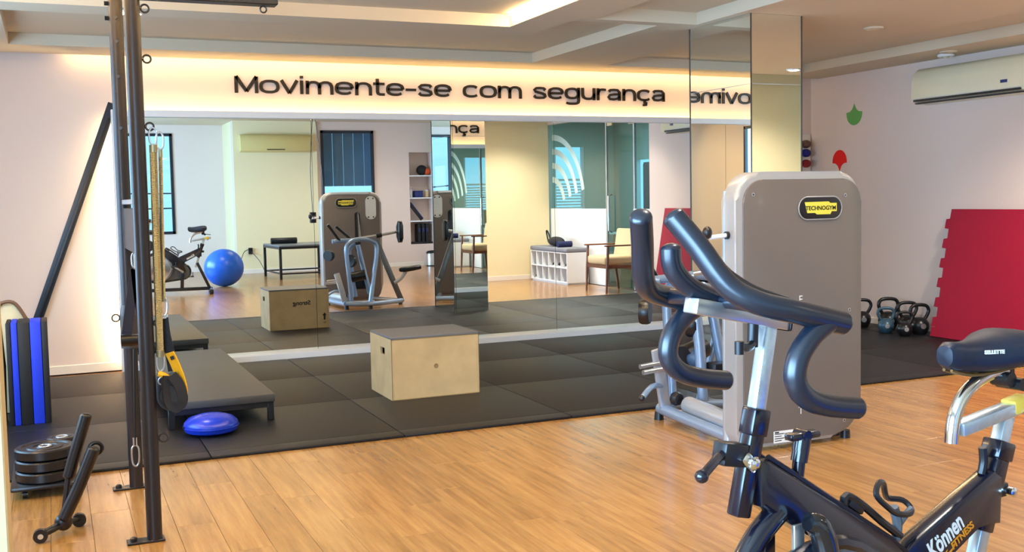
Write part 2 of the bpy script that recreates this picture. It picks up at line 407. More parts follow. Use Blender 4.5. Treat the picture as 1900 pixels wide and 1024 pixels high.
window(2, 5.72, 6.97, -2.55, .95, 3.2, ())
# outside: sky reflection painted as panel behind one window, overhead cables past the other
sky_refl = thing('window_screen', 'dark blue panel standing in for the sky reflected in the upper rear window', 'screen', (6.35, -2.95, 1.95))  # no real screen: added slatted stand-in for the sky reflection
for k in range(6): O('slat', B().box((5.6+.25*k, -2.98, 1.93), (5.6+.25*k+.235, -2.93, 3.3)), mat('reflection_blue', '#55789a', .35, var=.3, scale=3), sky_refl, False)
for k, (za, zb) in enumerate(((2.02, 1.86), (1.62, 1.50))):
    single('overhead_cable', B().tube([(-.5, -7, za), (1.5, -7.2, za-.14), (4.6, -7.4, zb)], .018, 6, 6), BLACK, ('upper' if k == 0 else 'lower')+' of two thin cables seen through the alcove window', 'cable', (1.5, -7.2, za-.14))

# ---- glazed office beyond the right wall (seen in the mirror)
OFW = mat('office_wall', '#b4c6c2', .6, var=.03)
q = B().box((9.05, -1.15, 0), (10.9, -1., 3.4)).box((11.7, -1.15, 0), (12.6, -1., 3.4)).box((10.9, -1.15, 0), (11.7, -1., 1.25)).box((10.9, -1.15, 2.75), (11.7, -1., 3.4))
q.box((12.5, -1, 0), (12.65, 0., 3.4)).box((12.5, 1., 0), (12.65, 7, 3.4)).box((12.5, 0., 0), (12.65, 1., 1.1)).box((12.5, 0., 2.4), (12.65, 1., 3.4)).box((9.05, 6.8, 0), (12.6, 6.95, 3.4)).box((8.7, -1.15, 0), (9.05, -1., 3.4))
q.box((9.05, 3.4, 3.0), (12.6, 6.9, 3.1))
struct('wall_office', q, OFW)
wo = struct('window_5', B().box((10.9, -1.12, 1.25), (10.95, -1.02, 2.75)).box((11.65, -1.12, 1.25), (11.7, -1.02, 2.75)).box((10.9, -1.12, 1.95), (11.7, -1.02, 2.0)), WHITE)
for k in range(9): O('slat', B().box((10.95, -1.10, 1.30+.07*k), (11.65, -1.06, 1.335+.07*k)), WHITE, wo, False)
gw = thing('glass_partition', 'teal glass office front with curved frosted stripes behind the white bench', 'glass wall', (8.97, 4.7, 0))
for a, b2, z0, z1 in ((2.86, 5.08, 1.36, 2.97), (6.04, 6.6, 1.36, 2.97)):
    O('pane', B().box((8.965, a, z0), (8.975, b2, z1)), GLASST, gw, False)
O('low_panel', B().box((8.93, 2.86, 0), (8.99, 5.08, 1.36), .004), WHITE, gw, False, 'white solid panel under the glass')
O('low_panel', B().box((8.93, 6.04, 0), (8.99, 6.61, 1.36), .004), WHITE, gw, False)
O('post', B().box((8.95, 5.06, 0), (8.99, 5.10, 2.98)).box((8.95, 6.02, 0), (8.99, 6.06, 2.98)), BRUSHED, gw, False)
FROST = mat('frosted_film', '#b9cfca', .6, var=.02)
for k, R_ in enumerate((.55, .82, 1.09, 1.36)):
    n = 14; pts = [(R_*math.cos(a), R_*math.sin(a)) for a in [PI/2*j/n*.86+.14*PI/2 for j in range(n+1)]]; inn = [((R_-.11)*math.cos(a), (R_-.11)*math.sin(a)) for a in [PI/2*j/n*.86+.14*PI/2 for j in range(n+1)]]
    out = [p for p in pts+inn[::-1]]
    O('frosted_stripe', B().prism(out, .002, frame((8.962, 2.9, 1.42), (0, 1, 0), (0, 0, 1))), FROST, gw, False)
dr = struct('door_1', B().box((8.965, 5.12, .01), (8.977, 6.0, 2.9)), GLASST)
O('hinge', B().box((8.95, 5.12, 2.80), (8.99, 5.30, 2.92), .004), BEIGE, dr, True)
O('hinge', B().box((8.95, 5.86, 2.78), (8.99, 6.02, 2.92), .004), BEIGE, dr, True)
O('handle', B().tube([(8.965, 5.24, .95), (8.90, 5.24, .98), (8.90, 5.24, 1.58), (8.965, 5.24, 1.61)], .014, 8), CHROME, dr, True)
cab = thing('office_cabinet', 'dark tall cabinet standing inside the glazed office', 'cabinet', (12.2, 2.0, 0))
O('body', B().box((11.95, 1.3, 0), (12.48, 2.6, 2.3), .01), mat('dark_cabinet', '#3b3f3d', .5), cab, False)
for s_ in (0, 1): O('door', B().box((11.93, 1.32+.64*s_, .05), (11.95, 1.93+.64*s_, 2.26), .004), mat('cabinet_door', '#2f3534', .45), cab, False)
dk = thing('office_desk', 'white desk with dark monitor seen through the teal glass', 'desk', (11.2, .6, 0))
O('desk_top', B().box((10.6, .1, .72), (11.9, .9, .75), .005), WHITE, dk, False)
for x_ in (10.65, 11.85): O('leg', B().box((x_-.03, .15, 0), (x_+.03, .85, .72), .003), WHITE, dk, False)
O('monitor', B().box((10.9, .45, .9), (11.5, .48, 1.25), .006).box((11.18, .46, .75), (11.22, .5, .95)).box((11.05, .4, .75), (11.35, .55, .765)), BLACK, dk, False)
for k, (x_, y_) in enumerate(((10.3, 2.0), (11.2, 3.1))):
    tl = thing('office_tube_light', ('second ' if k else 'first ')+'white tube light on the office ceiling behind glass', 'ceiling light', (x_, y_, 3.36))
    O('diffuser', B().box((x_-.08, y_-.4, 3.34), (x_+.08, y_+.4, 3.36), .003), emis('tube%d' % k, (.85, 1, 1), 9), tl, False); O('housing', B().box((x_-.1, y_-.42, 3.36), (x_+.1, y_+.42, 3.4), .004), WHITE, tl, False)
area('office_light', (10.8, 2.5, 3.3), (0, 0, 0), 1.5, 3, 90, (.8, 1, .98))

# ---- mirror-clad column
co = struct('column', B().box((5.105, 6.91, 0), (5.57, 7.73, ZC)), WALL)
for z0, z1 in ((0, 2.45), (2.455, 2.998)):
    O('mirror_pane', B().prism([(5.09, 6.90), (5.105, 6.90), (5.105, 7.74), (5.075, 7.74)], z1-z0, Matrix.Translation((0, 0, z0))), MIRROR, co, False)
    O('mirror_pane', B().box((5.10, 6.90, z0), (5.58, 6.91, z1)), MIRROR, co, False)
    O('mirror_pane', B().box((5.10, 7.73, z0), (5.58, 7.74, z1)), MIRROR, co, False)
    O('mirror_pane', B().box((5.57, 6.91, z0), (5.58, 7.73, z1)), MIRROR, co, False)
EDG = mat('dark_joint', '#3a322c', .5)
for x_, y_ in ((5.089, 6.899), (5.581, 6.899), (5.074, 7.741)): O('edge_joint', B().box((x_-.004, y_-.004, 0), (x_+.004, y_+.004, 2.998)), EDG, co, False)

# ================================================================ MIRROR WALL
mw = thing('mirror_wall', 'wide wall mirror in a shallow white backlit frame', 'mirror', (4.15, YM, 0))
for a, b2 in ((.655, 2.462), (2.466, 5.203), (5.207, 7.74)):
    O('mirror_pane', B().box((a, YM, .075), (b2, YM+.012, 2.43)), MIRROR, mw, False)
O('top_rail', B().box((.56, 10.655, 2.43), (7.8, 10.74, 2.495), .003), WHITE, mw, False)
O('side_rail', B().box((.56, 10.655, 0), (.65, 10.74, 2.43), .003), WHITE, mw, False)
O('side_rail', B().box((7.74, 10.655, 0), (7.8, 10.74, 2.43), .003), WHITE, mw, False)
O('ledge', B().box((.65, 10.555, .002), (7.8, 10.74, .075), .004), WHITE, mw, False)
O('backing', B().box((.66, YM+.013, .05), (7.74, 10.745, 2.42)), BLACK, mw, False)
O('led_strip', B().box((.75, 10.765, 2.452), (7.7, 10.785, 2.462)), LEDW, mw, False)
O('led_strip', B().box((.60, 10.765, .12), (.61, 10.785, 2.4)), LEDS, mw, False)

# ---- lettering: wide rounded letters drawn as strokes
def ell(cx, cy, rx, ry, a0, a1, n=26, k=2.5):
    out = []
    for j in range(n+1):
        a = math.radians(a0+(a1-a0)*j/n); c, s = math.cos(a), math.sin(a)
        out.append((cx+rx*math.copysign(abs(c)**(2/k), c), cy+ry*math.copysign(abs(s)**(2/k), s)))
    return out
GLY = {
 'M': (1.86, [[(.13, 0), (.13, 1.2)], [(.13, 1.2), (.93, .12)], [(.93, .12), (1.73, 1.2)], [(1.73, 1.2), (1.73, 0)]]),
 'o': (1.62, [ell(.81, .5, .68, .40, 0, 360, 36)]),
 'v': (1.40, [[(.06, 1), (.70, .04)], [(.70, .04), (1.34, 1)]]),
 'i': (.42, [[(.21, 0), (.21, 1)], [(.21, 1.16), (.21, 1.34)]]),
 'n': (1.50, [[(.16, 0), (.16, 1)], ell(.75, .45, .59, .45, 180, 0)+[(1.34, 0)]]),
 'm': (2.36, [[(.16, 0), (.16, 1)], ell(.66, .45, .50, .45, 180, 0)+[(1.16, 0)], ell(1.68, .45, .52, .45, 180, 0)+[(2.20, 0)]]),
 'u': (1.50, [[(1.34, 0), (1.34, 1)], [(.16, 1)]+ell(.75, .55, .59, .45, 180, 360)]),
 'e': (1.60, [[(.14, .50), (1.46, .50)], ell(.80, .5, .67, .40, 0, 318, 32)]),
 't': (1.02, [[(.36, 1.28), (.36, .35)]+ell(.66, .35, .30, .25, 180, 270, 8)+[(.98, .10)], [(0, .90), (.98, .90)]]),
 '-': (1.00, [[(.04, .50), (.96, .50)]]),
 's': (1.40, [[(1.24, .74), (1.08, .88), (.70, .90), (.34, .88), (.17, .74), (.26, .61), (.60, .53), (.92, .47), (1.20, .36), (1.24, .23), (1.08, .12), (.70, .10), (.30, .12), (.12, .27)]]),
 'c': (1.48, [ell(.78, .5, .66, .40, 42, 318, 30)]),
 'g': (1.58, [ell(.76, .52, .62, .38, 0, 360, 34), [(1.42, 1), (1.42, -.05)]+ell(.95, -.05, .47, .27, 0, -90, 8)+[(.50, -.32), (.16, -.26)]]),
 'r': (1.02, [[(.16, 0), (.16, 1)], ell(.62, .45, .46, .45, 180, 80, 14)+[(.98, .88)]]),
 'a': (1.50, [[(.20, .76), (.34, .88), (.70, .90), (1.10, .88), (1.30, .70), (1.30, 0)], [(1.30, .54), (.70, .52), (.28, .46), (.15, .30), (.28, .13), (.66, .10), (1.08, .16), (1.30, .34)]]),
 ' ': (.86, []),
}
GLY['ç'] = (GLY['c'][0], GLY['c'][1]+[[(.82, .10), (.80, -.10), (.98, -.16), (.96, -.30), (.74, -.33), (.62, -.30)]])
def stroke(b, pts, w_, x, z, sx, sz, y0, y1):
    P = [Vector((x+u*sx, 0, z+v*sz)) for u, v in pts]; closed = (P[0]-P[-1]).length < 1e-4
    if closed: P = P[:-1]
    n = len(P); rings = []
    for i in range(n):
        t = (P[(i+1) % n]-P[i-1]) if closed else (P[min(i+1, n-1)]-P[max(i-1, 0)])
        t.normalize(); nn = Vector((-t.z, 0, t.x)); wz = w_*(.80 if abs(t.x) > .8 else 1)
        a = P[i]+nn*wz/2; c = P[i]-nn*wz/2
        rings.append([b.bm.verts.new((q.x, yy, q.z)) for q, yy in ((a, y0), (c, y0), (c, y1), (a, y1))])
    for i in range(n if closed else n-1):
        r0, r1 = rings[i], rings[(i+1) % n]
        for k in range(4): b.bm.faces.new((r0[k], r0[(k+1) % 4], r1[(k+1) % 4], r1[k]))
    if not closed: b.bm.faces.new(rings[0][::-1]); b.bm.faces.new(rings[-1])
sgn = thing('wall_lettering', 'black raised lettering on the lit wall above the mirror', 'sign', (4.2, 10.815, 2.69))
TXT = 'Movimente-se com segurança'; tot = sum(GLY[c][0] for c in TXT)+.10*(len(TXT)-1); SX = (6.74-1.735)/tot; xx = 1.735
for c in TXT:
    if c != ' ':
        b = B()
        for pl in GLY[c][1]: stroke(b, pl, .033, xx, 2.69, SX, .138, 10.803, 10.8195)
        O('letter', b, LETTER, sgn, False)
    xx += (GLY[c][0]+.10)*SX

# ---- ceiling downlights
def downlight(x, y, z, lab, p=45, col=SOFT):
    lit = p > 0
    t = thing('downlight', lab, 'ceiling light', (x, y, z), group='ceiling downlights')
    O('trim_ring', B().ring((x, y, z-.004), (0, 0, 1), .075, .012), WHITE if lit else CEIL, t); O('bulb', B().lathe([(.06, 0), (.055, -.012), (.03, -.018)], (x, y, z-.002)), BULB if lit else CEIL, t)
    if not lit: return
    l = bpy.data.lights.new('downlight_lamp', 'SPOT'); l.energy = p; l.color = col; l.spot_size = 2.5; l.spot_blend = .8; l.shadow_soft_size = .12
    ob = bpy.data.objects.new('downlight_lamp', l); COL.objects.link(ob); ob.parent = t; ob.location = (0, 0, -.03)
for k, (x, y, z, lab) in enumerate((
    (3.75, 4.2, ZC, 'recessed downlight between the lit ceiling tray and the rear room'), (5.3, 5.2, ZC, 'recessed downlight in front of the mirrored column'),
    (6.6, 7.2, ZC, 'unlit recessed downlight behind the mirrored column'), (6.4, 4.3, ZC, 'recessed downlight near the glazed office door'),
    (8.5, 8.2, ZC, 'unlit recessed downlight close to the wall air conditioner'), (6.9, -.9, 3.4, 'recessed downlight before the rear window'),
    (8.0, .2, 3.4, 'recessed downlight near the shelf niche'), (4.6, -.4, 3.4, 'recessed downlight over the black side table'), (2.3, 2.6, 3.4, 'recessed downlight over the spin bike'),
    (7.7, 6.1, ZC, 'added downlight over the armchair, out of view, brightening the right-hand wall'), (7.9, 3.9, ZC, 'added downlight over the shoe bench, out of view, brightening the partition'),  # both added out of view to brighten the right wall and partition
    (3.75, 6.0, ZC, 'recessed downlight beside the lit ceiling tray'), (.6, 8.24, ZC, 'recessed downlight between the two ceiling trays near the frame'))):
    downlight(x, y, z, lab, {2: 0, 4: 0, 5: 110, 6: 110, 7: 130, 8: 110, 9: 400, 10: 260, 3: 130}.get(k, 75))

# ================================================================ OBJECTS
MT = .019   # top of the rubber tiles
def beam(b, p0, p1, h, w, side=(0, 1, 0), bev=.004):
    p0 = Vector(p0); p1 = Vector(p1); L = (p1-p0).length
    u = (p1-p0).normalized(); sd = Vector(side); v = sd.cross(u)
    M = frame(p0, u, v)
    return b.box((0, -h/2, -w/2), (L, h/2, w/2), bev, 2, M)
# ---------------- plyometric box
bx = thing('plyo_box', 'birch plywood jump box standing on the rubber tiles before the mirror', 'box', (2.76, 8.18, MT))
X0, X1, Y0, Y1, Z0, Z1 = 2.392, 3.13, 7.885, 8.475, MT, MT+.5; t = .018
O('front_panel', B().box((X0+t, Y0, Z0), (X1-t, Y0+t, Z1-t), .002), PLY, bx)
O('back_panel', B().box((X0+t, Y1-t, Z0), (X1-t, Y1, Z1-t), .002), PLY, bx)
O('top_panel', B().box((X0, Y0, Z1-t), (X1, Y1, Z1), .003), PLYTOP, bx, label='grey worn top panel')
O('bottom_panel', B().box((X0+t, Y0+t, Z0), (X1-t, Y1-t, Z0+t)), PLY, bx)
for xa, xb in ((X0, X0+t), (X1-t, X1)):
    cy0, cz0 = Y0+.24, Z0+.37
    O('side_panel', B().box((xa, Y0, Z0), (xb, Y1, cz0-.028)).box((xa, Y0, cz0+.028), (xb, Y1, Z1-t)).box((xa, Y0, cz0-.028), (xb, cy0-.06, cz0+.028)).box((xa, cy0+.06, cz0-.028), (xb, Y1, cz0+.028)), PLY, bx, False)
for a, b2 in (((X0, Y0-.001, Z0), (X0+.006, Y0+.004, Z1-t)), ((X1-.006, Y0-.001, Z0), (X1, Y0+.004, Z1-t)), ((X0, Y0-.001, Z0), (X1, Y0+.003, Z0+.006)), ((X0, Y0-.001, Z1-t-.006), (X1, Y0+.003, Z1-t))):
    O('edge_strip', B().box(a, b2), PLYEDGE, bx, False)
O('eyelet', B().ring((2.76, Y0-.001, Z0+.25), (0, 1, 0), .014, .005).lathe([(.012, 0), (.012, .002)], (2.76, Y0-.001, Z0+.25), (0, -1, 0)), PLYEDGE, bx)
O('print', text('Strong', .075, frame((2.90, Y1+.0005, Z0+.30), (-1, 0, 0), (0, 0, 1)), .0008, 1.1, .002), LETTER, bx, False, 'black Strong print')
ar = [(-.012, 0), (.012, 0), (.012, .055), (.028, .055), (0, .09), (-.028, .055), (-.012, .055)]
O('arrow_print', B().prism(ar, .001, frame((3.07, Y1+.0005, Z0+.10), (-1, 0, 0), (0, 0, 1))), LETTER, bx, False, 'black arrow pointing up')
O('size_print', text('50', .035, frame((3.09, Y1+.0005, Z0+.055), (-1, 0, 0), (0, 0, 1)), .0008), LETTER, bx, False)

# ---------------- low black platform, blue disc
pf = thing('low_platform', 'long low black padded platform on short legs beside the metal frame', 'platform', (1.05, 8.95, MT))
O('deck', B().box((.68, 7.62, .155), (1.43, 10.28, .212), .008, 2), mat('charcoal_vinyl', '#3e4043', .45, var=.15, scale=12, bump=.06, bscale=120), pf)
O('apron', B().box((.70, 7.64, .115), (1.41, 7.68, .155)).box((.70, 10.22, .115), (1.41, 10.26, .155)).box((.70, 7.68, .115), (.74, 10.22, .155)).box((1.37, 7.68, .115), (1.41, 10.22, .155)), BLACK, pf, False)
for x_ in (.71, 1.40):
    for y_ in (7.66, 8.95, 10.24): O('leg', B().box((x_-.022, y_-.022, MT), (x_+.022, y_+.022, .155), .003), BLACK, pf)
ds = thing('balance_disc', 'inflated blue balance disc lying in front of the low platform', 'disc', (.955, 7.41, MT))
O('cushion', B().lathe([(.005, 0), (.13, .003), (.172, .022), (.184, .052), (.178, .08), (.15, .108), (.09, .128), (.03, .135), (.003, .136)], (.945, 7.41, MT), seg=40), BLUE, ds)
O('seam', B().ring((.945, 7.41, MT+.052), (0, 0, 1), .184, .004, 40, 6), BLUE, ds)
O('valve', B().cyl((.763, 7.38, MT+.06), (.752, 7.378, MT+.062), .006), BLACK, ds)

# ---------------- metal training frame
rg = thing('training_frame', 'tall gunmetal training frame with two bolted posts and eye bolts', 'exercise frame', (.38, 5.72, 0))
for y_ in (5.205, 6.24):
    x_ = .384 if y_ < 6 else .375
    O('post', B().cyl((x_, y_, .01), (x_, y_, 2.96), .0355 if y_ < 6 else .037, seg=20), STEELBLK, rg)
    O('base_plate', B().box((x_-.125, y_-.035, .001), (x_+.045, y_+.04, .011), .002), STEELBLK, rg)
    O('bolt', B().lathe([(.016, 0), (.016, .014), (.009, .02)], (x_-.095, y_, .011), seg=8), BLACK, rg)
for z_ in (2.62, 2.49, 2.30, 2.02, 1.62, 1.38, 1.05, .9): O('bolt', B().cyl((.375, 6.205, z_), (.372, 6.197, z_), .009, seg=10), BLACK, rg)
def eye(x, y, z, R=.018, dx=1): O('eye_bolt', B().ring((x+dx*R*1.25, y, z), (0, 1, 0), R, .0045, 18, 6).cyl((x-dx*.02, y, z), (x+dx*.008, y, z), .006, seg=8), STEELBLK, rg)
for z_ in (2.503, 2.272, 1.96): eye(.418, 5.205, z_)
eye(.418, 5.205, 1.04, .013); eye(.418, 5.205, .49, .02)
for z_ in (2.70, 2.62): O('bolt', B().cyl((.34, 6.24, z_), (.318, 6.24, z_), .012, seg=8), BLACK, rg)
O('top_arm', B().box((.40, 5.165, 2.545), (1.05, 5.245, 2.625), .004), BLACK, rg, label='black square arm reaching out at the top')
O('arm_eye_bolt', B().ring((.985, 5.205, 2.527), (0, 1, 0), .015, .004).cyl((.985, 5.205, 2.54), (.985, 5.205, 2.555), .005), STEELBLK, rg)
O('top_rail', B().cyl((.38, 5.2, 2.9), (.375, 6.24, 2.9), .03), STEELBLK, rg)
O('cross_plate', B().box((.362, 5.24, 1.60), (.402, 6.21, 1.625), .002), BRUSHED, rg)
O('cross_plate', B().box((.365, 5.24, 1.36), (.40, 6.21, 1.58), .002), BLACK, rg)
O('collar', B().cyl((.375, 6.24, .80), (.375, 6.24, .98), .05).cyl((.375, 6.24, .98), (.375, 6.24, 1.04), .05, .038), mat('dark_collar', '#332e2d', .45), rg)
eye(.33, 6.24, .97, .02, -1)
# springs with carabiners
def carabiner(b, p, L=.085, wd=.016, ax=(1, 0, 0)):
    p = Vector(p); ax = Vector(ax)
    return b.tube([p, p+ax*wd+Vector((0, 0, -.02)), p+ax*wd*.9+Vector((0, 0, -L*.8)), p+Vector((0, 0, -L)), p-ax*wd*.9+Vector((0, 0, -L*.8)), p-ax*wd+Vector((0, 0, -.02))], .0042, 6, 4, closed=True)
def spring(label, p0, p1, R, turns, m=SPRING):
    p0 = Vector(p0); p1 = Vector(p1); t_ = thing('coil_spring', label, 'spring', tuple(p1)); d = p1-p0; u = d.normalized(); x = u.orthogonal().normalized(); y = u.cross(x)
    n = turns*7; pts = []
    for i in range(n+1):
        a = 2*PI*turns*i/n; pts.append(p0+d*(i/n)+R*(math.cos(a)*x+math.sin(a)*y))
    O('coil', B().tube(pts, d.length/turns*.5, 4), m, t_)
    O('core', B().cyl(p0, p1, R*.8, seg=10), m, t_)
    O('hook', carabiner(B(), p0+Vector((0, 0, .095)), .08), BRUSHED, t_); O('hook', carabiner(B(), p1+Vector((0, 0, .01)), .09), BRUSHED, t_)
    O('cap', B().cyl(p0+Vector((0, 0, .015)), p0-Vector((0, 0, .02)), R*1.1, seg=12).cyl(p1+Vector((0, 0, .02)), p1-Vector((0, 0, .012)), R*1.1, seg=12), m, t_)
    return t_
spring('thick brass coil spring hanging on the near post', (.452, 5.2, 1.86), (.443, 5.2, .89), .0165, 190)
spring('slim brass coil spring hanging behind the thick one on the near post', (.484, 5.22, 1.84), (.470, 5.22, 1.15), .009, 150)
def ribbon(pts, wd, m_ax=(0, 1, 0), th=.004, sm=6):
    b = B(); return b.tube(pts, wd/2, 8, sm, flat=None) if False else band(pts, wd, m_ax, th, sm)
def band(pts, wd, ax, th, sm):
    b = B(); P = [Vector(p) for p in pts]; Q = []
    for i in range(len(P)-1):
        p0 = P[max(i-1, 0)]; p1 = P[i]; p2 = P[i+1]; p3 = P[min(i+2, len(P)-1)]
        for k in range(sm):
            t_ = k/sm; Q.append(.5*((2*p1)+(-p0+p2)*t_+(2*p0-5*p1+4*p2-p3)*t_*t_+(-p0+3*p1-3*p2+p3)*t_**3))
    Q.append(P[-1]); ax = Vector(ax).normalized(); rings = []
    for i, q in enumerate(Q):
        t_ = (Q[min(i+1, len(Q)-1)]-Q[max(i-1, 0)]).normalized(); s_ = (ax-t_*ax.dot(t_)).normalized(); n = t_.cross(s_)
        rings.append([b.bm.verts.new(q+s_*wd/2*a+n*th/2*c) for a, c in ((1, 1), (-1, 1), (-1, -1), (1, -1))])
    for a, c in zip(rings, rings[1:]):
        for k in range(4): b.bm.faces.new((a[k], a[(k+1) % 4], c[(k+1) % 4], c[k]))
    b.bm.faces.new(rings[0][::-1]); b.bm.faces.new(rings[-1]); return b
st = thing('foot_strap', 'black and yellow foot loop hanging under the thick spring', 'strap', (.47, 5.2, .62))
O('webbing', band([(.486, 5.20, .895), (.508, 5.20, .84), (.530, 5.20, .77), (.540, 5.20, .70), (.522, 5.20, .64), (.482, 5.20, .623)], .05, (.75, -.66, 0), .006, 6), YELLOW, st, label='yellow webbing')
O('webbing_mark', B().box((-.009, -.001, -.009), (.009, .001, .009), 0, 1, Matrix.Translation((.495, 5.178, .872)) @ Matrix.Rotation(-.35, 4, 'Y')), LETTER, st, False)
O('pad', band([(.465, 5.21, .79), (.458, 5.21, .74), (.458, 5.21, .68), (.475, 5.21, .645), (.50, 5.21, .64), (.522, 5.21, .67), (.508, 5.21, .74), (.48, 5.21, .785)], .09, (.3, -.95, 0), .05, 5), SOFTBLK, st, label='black padded loop')
O('roll', B().cyl((.476, 5.17, .695), (.492, 5.25, .695), .046, seg=20), SOFTBLK, st)
O('tie', B().tube([(.43, 5.195, .80), (.455, 5.19, .79), (.475, 5.19, .775)], .014, 8, 4), YELLOW, st)
O('ring', B().ring((.447, 5.19, .765), (0, 1, 0), .018, .004), BRUSHED, st)
O('tail', band([(.47, 5.2, .78), (.485, 5.2, .75), (.49, 5.2, .72)], .02, (.5, -.8, 0), .004, 4), mat('grey_webbing', '#9a9ca0', .6), st)
s2 = thing('black_strap', 'black strap clipped to the slim spring above the yellow loop', 'strap', (.475, 5.23, .95))
O('webbing', band([(.468, 5.23, 1.06), (.475, 5.23, .98), (.492, 5.23, .88), (.50, 5.23, .80)], .045, (.9, -.4, 0), .005, 5), SOFTBLK, s2); O('buckle', B().box((.448, 5.222, 1.055), (.488, 5.238, 1.075), .002), BRUSHED, s2)
s3 = thing('loop_strap', 'dark navy V-shaped strap hanging between the two posts', 'strap', (.36, 5.75, .95))
for a in (-.045, .04): O('webbing', band([(.388, 5.75, 1.27), (.38+a*.5, 5.75, 1.10), (.375+a, 5.75, .93)], .05, (1, 0, 0), .006, 5), mat('navy_webbing', '#141a33', .7), s3)
O('handle', B().cyl((.30, 5.75, .90), (.43, 5.75, .90), .03), FOAM, s3); O('hook', carabiner(B(), (.388, 5.75, 1.355), .09), BRUSHED, s3)
rp = thing('pull_rope', 'thin black rope with a snap hook hanging low between the posts', 'rope', (.335, 5.7, .28))
O('cord', B().tube([(.36, 5.7, .86), (.352, 5.7, .6), (.345, 5.7, .36)], .006, 6, 4), BLACK, rp); O('hook', carabiner(B(), (.344, 5.7, .36), .11, .017), BRUSHED, rp); O('ferrule', B().cyl((.338, 5.7, .40), (.338, 5.7, .36), .005).cyl((.350, 5.7, .40), (.350, 5.7, .36), .005), BRUSHED, rp)

# ---------------- leaning beam, standing mats, bag at the left wall
bm_ = thing('leaning_beam', 'long black beam leaning diagonally against the back wall', 'beam', (-.35, 10.77, .03))
b = B(); beam(b, (-.345, 10.768, .03), (.585, 10.768, 2.56), .085, .04, (0, 1, 0), .004); O('beam_body', b, mat('blue_black_vinyl', '#1c2a3c', .4, var=.1), bm_)
b = B(); beam(b, (-.325, 10.7415, .06), (.55, 10.7415, 2.42), .03, .006, (0, 1, 0), .001); O('groove_strip', b, BLACK, bm_)
fm = thing('folding_mat', 'standing folded mat of black and bright blue layers', 'mat', (-.2, 8.5, MT))
br = [-.338, -.305, -.262, -.180, -.104, -.062]
for k in range(5): O('layer', B().box((br[k]+.001, 8.34, MT), (br[k+1]-.001, 8.66, .765), .006, 2), MATBLUE if k in (1, 3) else NAVYBLK, fm, label='bright blue layer' if k in (1, 3) else 'black layer')
tb = thing('tote_bag', 'tan tote bag with brown trim behind the folded mat', 'bag', (-.34, 8.95, MT))
O('bag_body', B().prism([(-.17, 0), (.17, 0), (.15, .7), (.06, .84), (-.06, .84), (-.15, .7)], .16, frame((-.34, 9.03, MT), (1, 0, 0), (0, 0, 1)), .02), TANL, tb)
O('trim', B().tube([(-.52, 8.86, .70), (-.42, 8.86, .83), (-.36, 8.86, .875), (-.28, 8.86, .86), (-.20, 8.86, .72)], .014, 8, 5), mat('brown_trim', '#6b4a35', .5), tb)
hg = thing('black_bag', 'slim black bag standing beside the folded mat', 'bag', (-.43, 8.5, MT))
O('bag_body', B().prism([(-.06, 0), (.06, 0), (.07, .4), (.05, .78), (-.02, .8), (-.07, .5)], .2, frame((-.425, 8.62, MT), (1, 0, 0), (0, 0, 1)), .02), SOFTBLK, hg)
O('strap', B().tube([(-.40, 8.42, .78), (-.372, 8.40, .55), (-.375, 8.40, .3)], .01, 6, 5), SOFTBLK, hg)

# ---------------- stacked weight plates on a dolly
dl = thing('plate_dolly', 'low black dolly with small casters under the stacked weight plates', 'dolly', (-.09, 6.45, 0))
O('board', B().box((-.27, 6.24, .05), (.09, 6.94, .075), .01, 2), BLACK, dl)
for x_ in (-.2, .02):
    for y_ in (6.30, 6.86):
        wv = O('caster', B().cyl((x_-.012, y_, .0225), (x_+.012, y_, .0225), .022, seg=16), BLACK, dl); O('hub', B().cyl((x_-.014, y_, .0225), (x_+.014, y_, .0225), .009), CHROME, wv)
def plate(x, y, z, R, th, label):
    t_ = thing('weight_plate', label, 'weight plate', (x, y, z), group='black weight plates stacked on the dolly')
    O('disc', B().lathe([(.026, 0), (R-.01, 0), (R, .008), (R, th-.008), (R-.008, th), (R-.03, th), (R-.036, th-.007), (R*.62, th-.007), (R*.58, th), (R*.42, th), (R*.38, th-.006), (.045, th-.006), (.04, th), (.026, th)], (x, y, z), seg=36), mat('plate_rubber', '#0a0b0f', .34, var=.1, scale=30, spec=.5) if 'plate_rubber' not in bpy.data.materials else bpy.data.materials['plate_rubber'], t_)
    O('hub_ring', B().ring((x, y, z+th), (0, 0, 1), .032, .004), BRUSHED, t_)
for k, n in enumerate(('lowest', 'middle', 'topmost')): plate(-.09, 6.41, .0755+k*.0622, .158, .0575, n+' of the three large black weight plates stacked near the foam bars')
for k, n in enumerate(('lower', 'upper')): plate(-.06, 6.74, .0755+k*.066, .15, .06, n+' of the two black weight plates at the back of the dolly')
plate(.0, 6.70, .2125, .085, .03, 'small black weight plate lying on top of the rear stack')

# ---------------- foam bars on a wheeled foot
fb = thing('foam_bar_stand', 'black foam-gripped bars on a small wheeled foot near the plates', 'exercise bars', (-.01, 5.54, 0))
O('grip', B().grip([(.113, 5.545, .565), (.06, 5.545, .40), (.022, 5.545, .275)], .028), FOAM, fb)
O('grip', B().grip([(.139, 5.49, .405), (.06, 5.49, .22), (-.008, 5.49, .085)], .03), FOAM, fb)
O('end_loop', B().ring((.150, 5.52, .405), (0, 1, 0), .028, .01), FOAM, fb)
O('tube', B().cyl((.022, 5.545, .29), (-.012, 5.53, .07), .014), STEELBLK, fb)
O('joint', B().ball((-.012, 5.52, .058), .042), FOAM, fb)
O('foot_arm', B().tube([(-.012, 5.52, .055), (-.06, 5.47, .045), (-.115, 5.42, .038)], .018, 10, 3), FOAM, fb)
wv = O('wheel', B().cyl((-.115, 5.405, .034), (-.115, 5.435, .034), .033, seg=20), FOAM, fb); O('hub', B().cyl((-.115, 5.40, .034), (-.115, 5.44, .034), .013), CHROME, wv)
